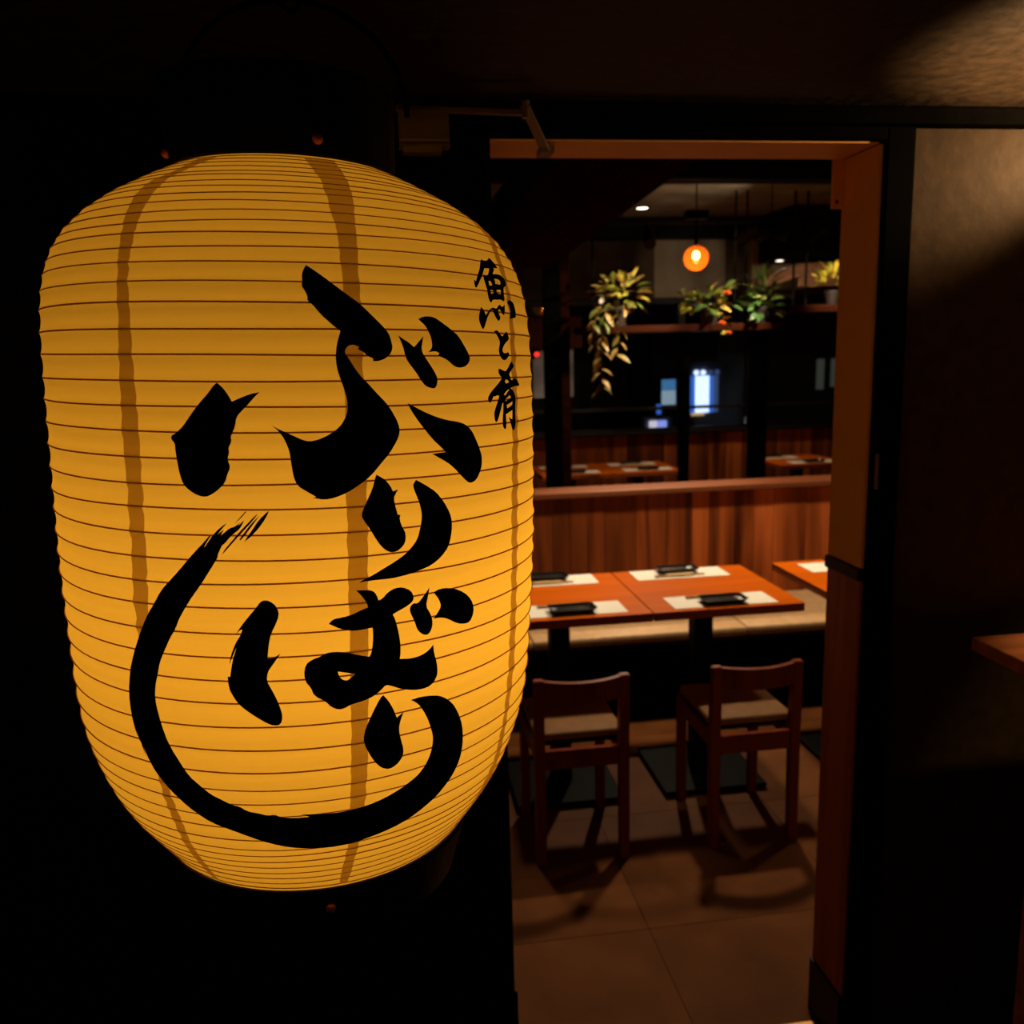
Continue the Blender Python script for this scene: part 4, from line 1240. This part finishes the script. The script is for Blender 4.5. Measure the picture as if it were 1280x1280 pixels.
p3 = thing('leafy_plant', 'dark green long leaved plant at the right end of the shelf', 'plant', (2.36, 5.34, SZ), 0, 'plants on the hanging shelves')
pot(p3, 0.06, 0.09)
lv3 = leaf_mesh('leaf', M['green_leaf'], 0.14, 0.015, 0.6)
lv3b = leaf_mesh('leaf', M['green_leaf'], 0.07, 0.025, 0.3)
bush(p3, lv3, 44, (0.02, -0.02, 0.17), (0.07, 0.06, 0.11), 0.6, (0.7, 1.05))
bush(p3, lv3b, 26, (-0.01, -0.06, 0.08), (0.12, 0.08, 0.07), 0.0)

p4 = thing('potted_plant', 'golden bushy plant in a dark pot on the right shelf', 'plant', (2.83, 5.34, 1.8355), 0, 'plants on the hanging shelves')
pot(p4, 0.045, 0.075)
lv4 = leaf_mesh('leaf', M['gold_leaf'], 0.06, 0.014, 0.2)
bush(p4, lv4, 50, (0.0, 0.0, 0.15), (0.10, 0.08, 0.09), 0.5)

# ================================================================== NIGHT STREET BEHIND THE WINDOWS
struct('street', box(-3, 9, 7.0, 13, -0.05, 0.0), M['asphalt'], label='dark street outside the windows')
vm = thing('vending_machine', 'white and blue lit vending machine seen through the window', 'vending machine', (3.34, 9.0, 0))
obj('cabinet', box(-0.26, 0.36, -0.19, 0.30, 0.02, 1.46, 0.01), M['vm_body'], vm)
obj('plinth', box(-0.24, 0.34, -0.16, 0.28, 0.0, 0.0195), M['iron'], vm)
obj('lit_panel', box(-0.15, 0.0, -0.20, -0.1905, 0.93, 1.31, 0.002), M['vm_white'], vm)
obj('blue_panel', box(-0.20, -0.152, -0.20, -0.1905, 0.93, 1.31, 0.002), M['vm_blue'], vm)
obj('blue_panel', box(0.002, 0.05, -0.20, -0.1905, 0.93, 1.31, 0.002), M['vm_blue'], vm)
obj('side_panel', box(0.052, 0.10, -0.20, -0.1905, 0.93, 1.31, 0.002), M['vm_dim'], vm)
obj('button_strip', box(-0.19, -0.05, -0.20, -0.1905, 0.90, 0.925, 0.001), M['vm_amber'], vm)
for k in range(4):
    bm = B()
    add_cyl(bm, (-0.14 + 0.075 * k, -0.1906, 1.345), (-0.14 + 0.075 * k, -0.204, 1.345), 0.026, n=14)
    obj('round_lamp', bm, M['vm_white'] if k < 2 else M['vm_dim'], vm)
sg = thing('street_sign', 'lit blue and white sign board seen through the window', 'sign', (2.90, 8.8, 0))
obj('pole', box(-0.03, 0.03, 0.012, 0.06, 0.0, 1.0), M['iron'], sg)
obj('board', box(-0.085, 0.09, -0.01, 0.011, 1.02, 1.29, 0.003), M['iron'], sg)
obj('white_face', box(-0.080, 0.085, -0.014, -0.0105, 1.025, 1.17, 0.001), M['sign_white'], sg)
obj('blue_face', box(-0.080, 0.085, -0.014, -0.0105, 1.171, 1.285, 0.001), M['sign_blue'], sg)
obj('blue_lamp', box(-0.125, -0.087, -0.02, 0.02, 0.93, 1.03, 0.004), M['vm_blue'], sg)
sc = thing('scooter', 'parked scooter whose small lamps glow low outside the window', 'scooter', (2.50, 7.85, 0))
for (sx, r) in ((0, 0.18),):
    for yy in (0.10, 0.95):
        bm = B()
        add_lathe(bm, [(0.13, -0.03), (0.18, -0.03), (0.185, 0), (0.18, 0.03), (0.13, 0.03)], n=24, close=True)
        for v in bm.verts:
            v.co = Vector((v.co.z, v.co.x + yy, v.co.y + 0.185))
        obj('wheel', bm, M['iron'], sc)
obj('body', box(-0.09, 0.09, 0.12, 0.92, 0.30, 0.52, 0.03), M['vm_body'], sc)
obj('front_shield', box(-0.14, 0.14, 0.06, 0.11, 0.36, 0.97, 0.02), M['vm_body'], sc)
obj('seat', box(-0.09, 0.09, 0.42, 0.90, 0.5205, 0.60, 0.02), M['iron'], sc)
obj('head_lamp', box(-0.085, -0.005, 0.04, 0.0595, 0.868, 0.935, 0.008), M['scooter_white'], sc)
obj('head_lamp', box(0.003, 0.085, 0.04, 0.0595, 0.868, 0.935, 0.008), M['scooter_blue'], sc)
bd = thing('building', 'pale building across the street outside the window', 'building', (4.0, 11.0, 0))
obj('wall', box(-6.5, 4.5, 0.0, 0.3, 0.0, 4.0), M['street_wall'], bd)
for (x0, x1, z0, z1) in ((1.66, 1.76, 1.02, 1.42), (1.86, 1.93, 1.05, 1.42)):
    obj('window', box(x0, x1, -0.02, -0.0005, z0, z1, 0.002), M['far_window'], bd)
obj('door', box(-1.4, -0.6, -0.03, -0.0005, 0.0, 1.9, 0.003), M['iron'], bd)
obj('pillar', box(0.20, 0.55, -0.25, -0.0005, 0.0, 3.0, 0.01), M['pale_pillar'], bd)
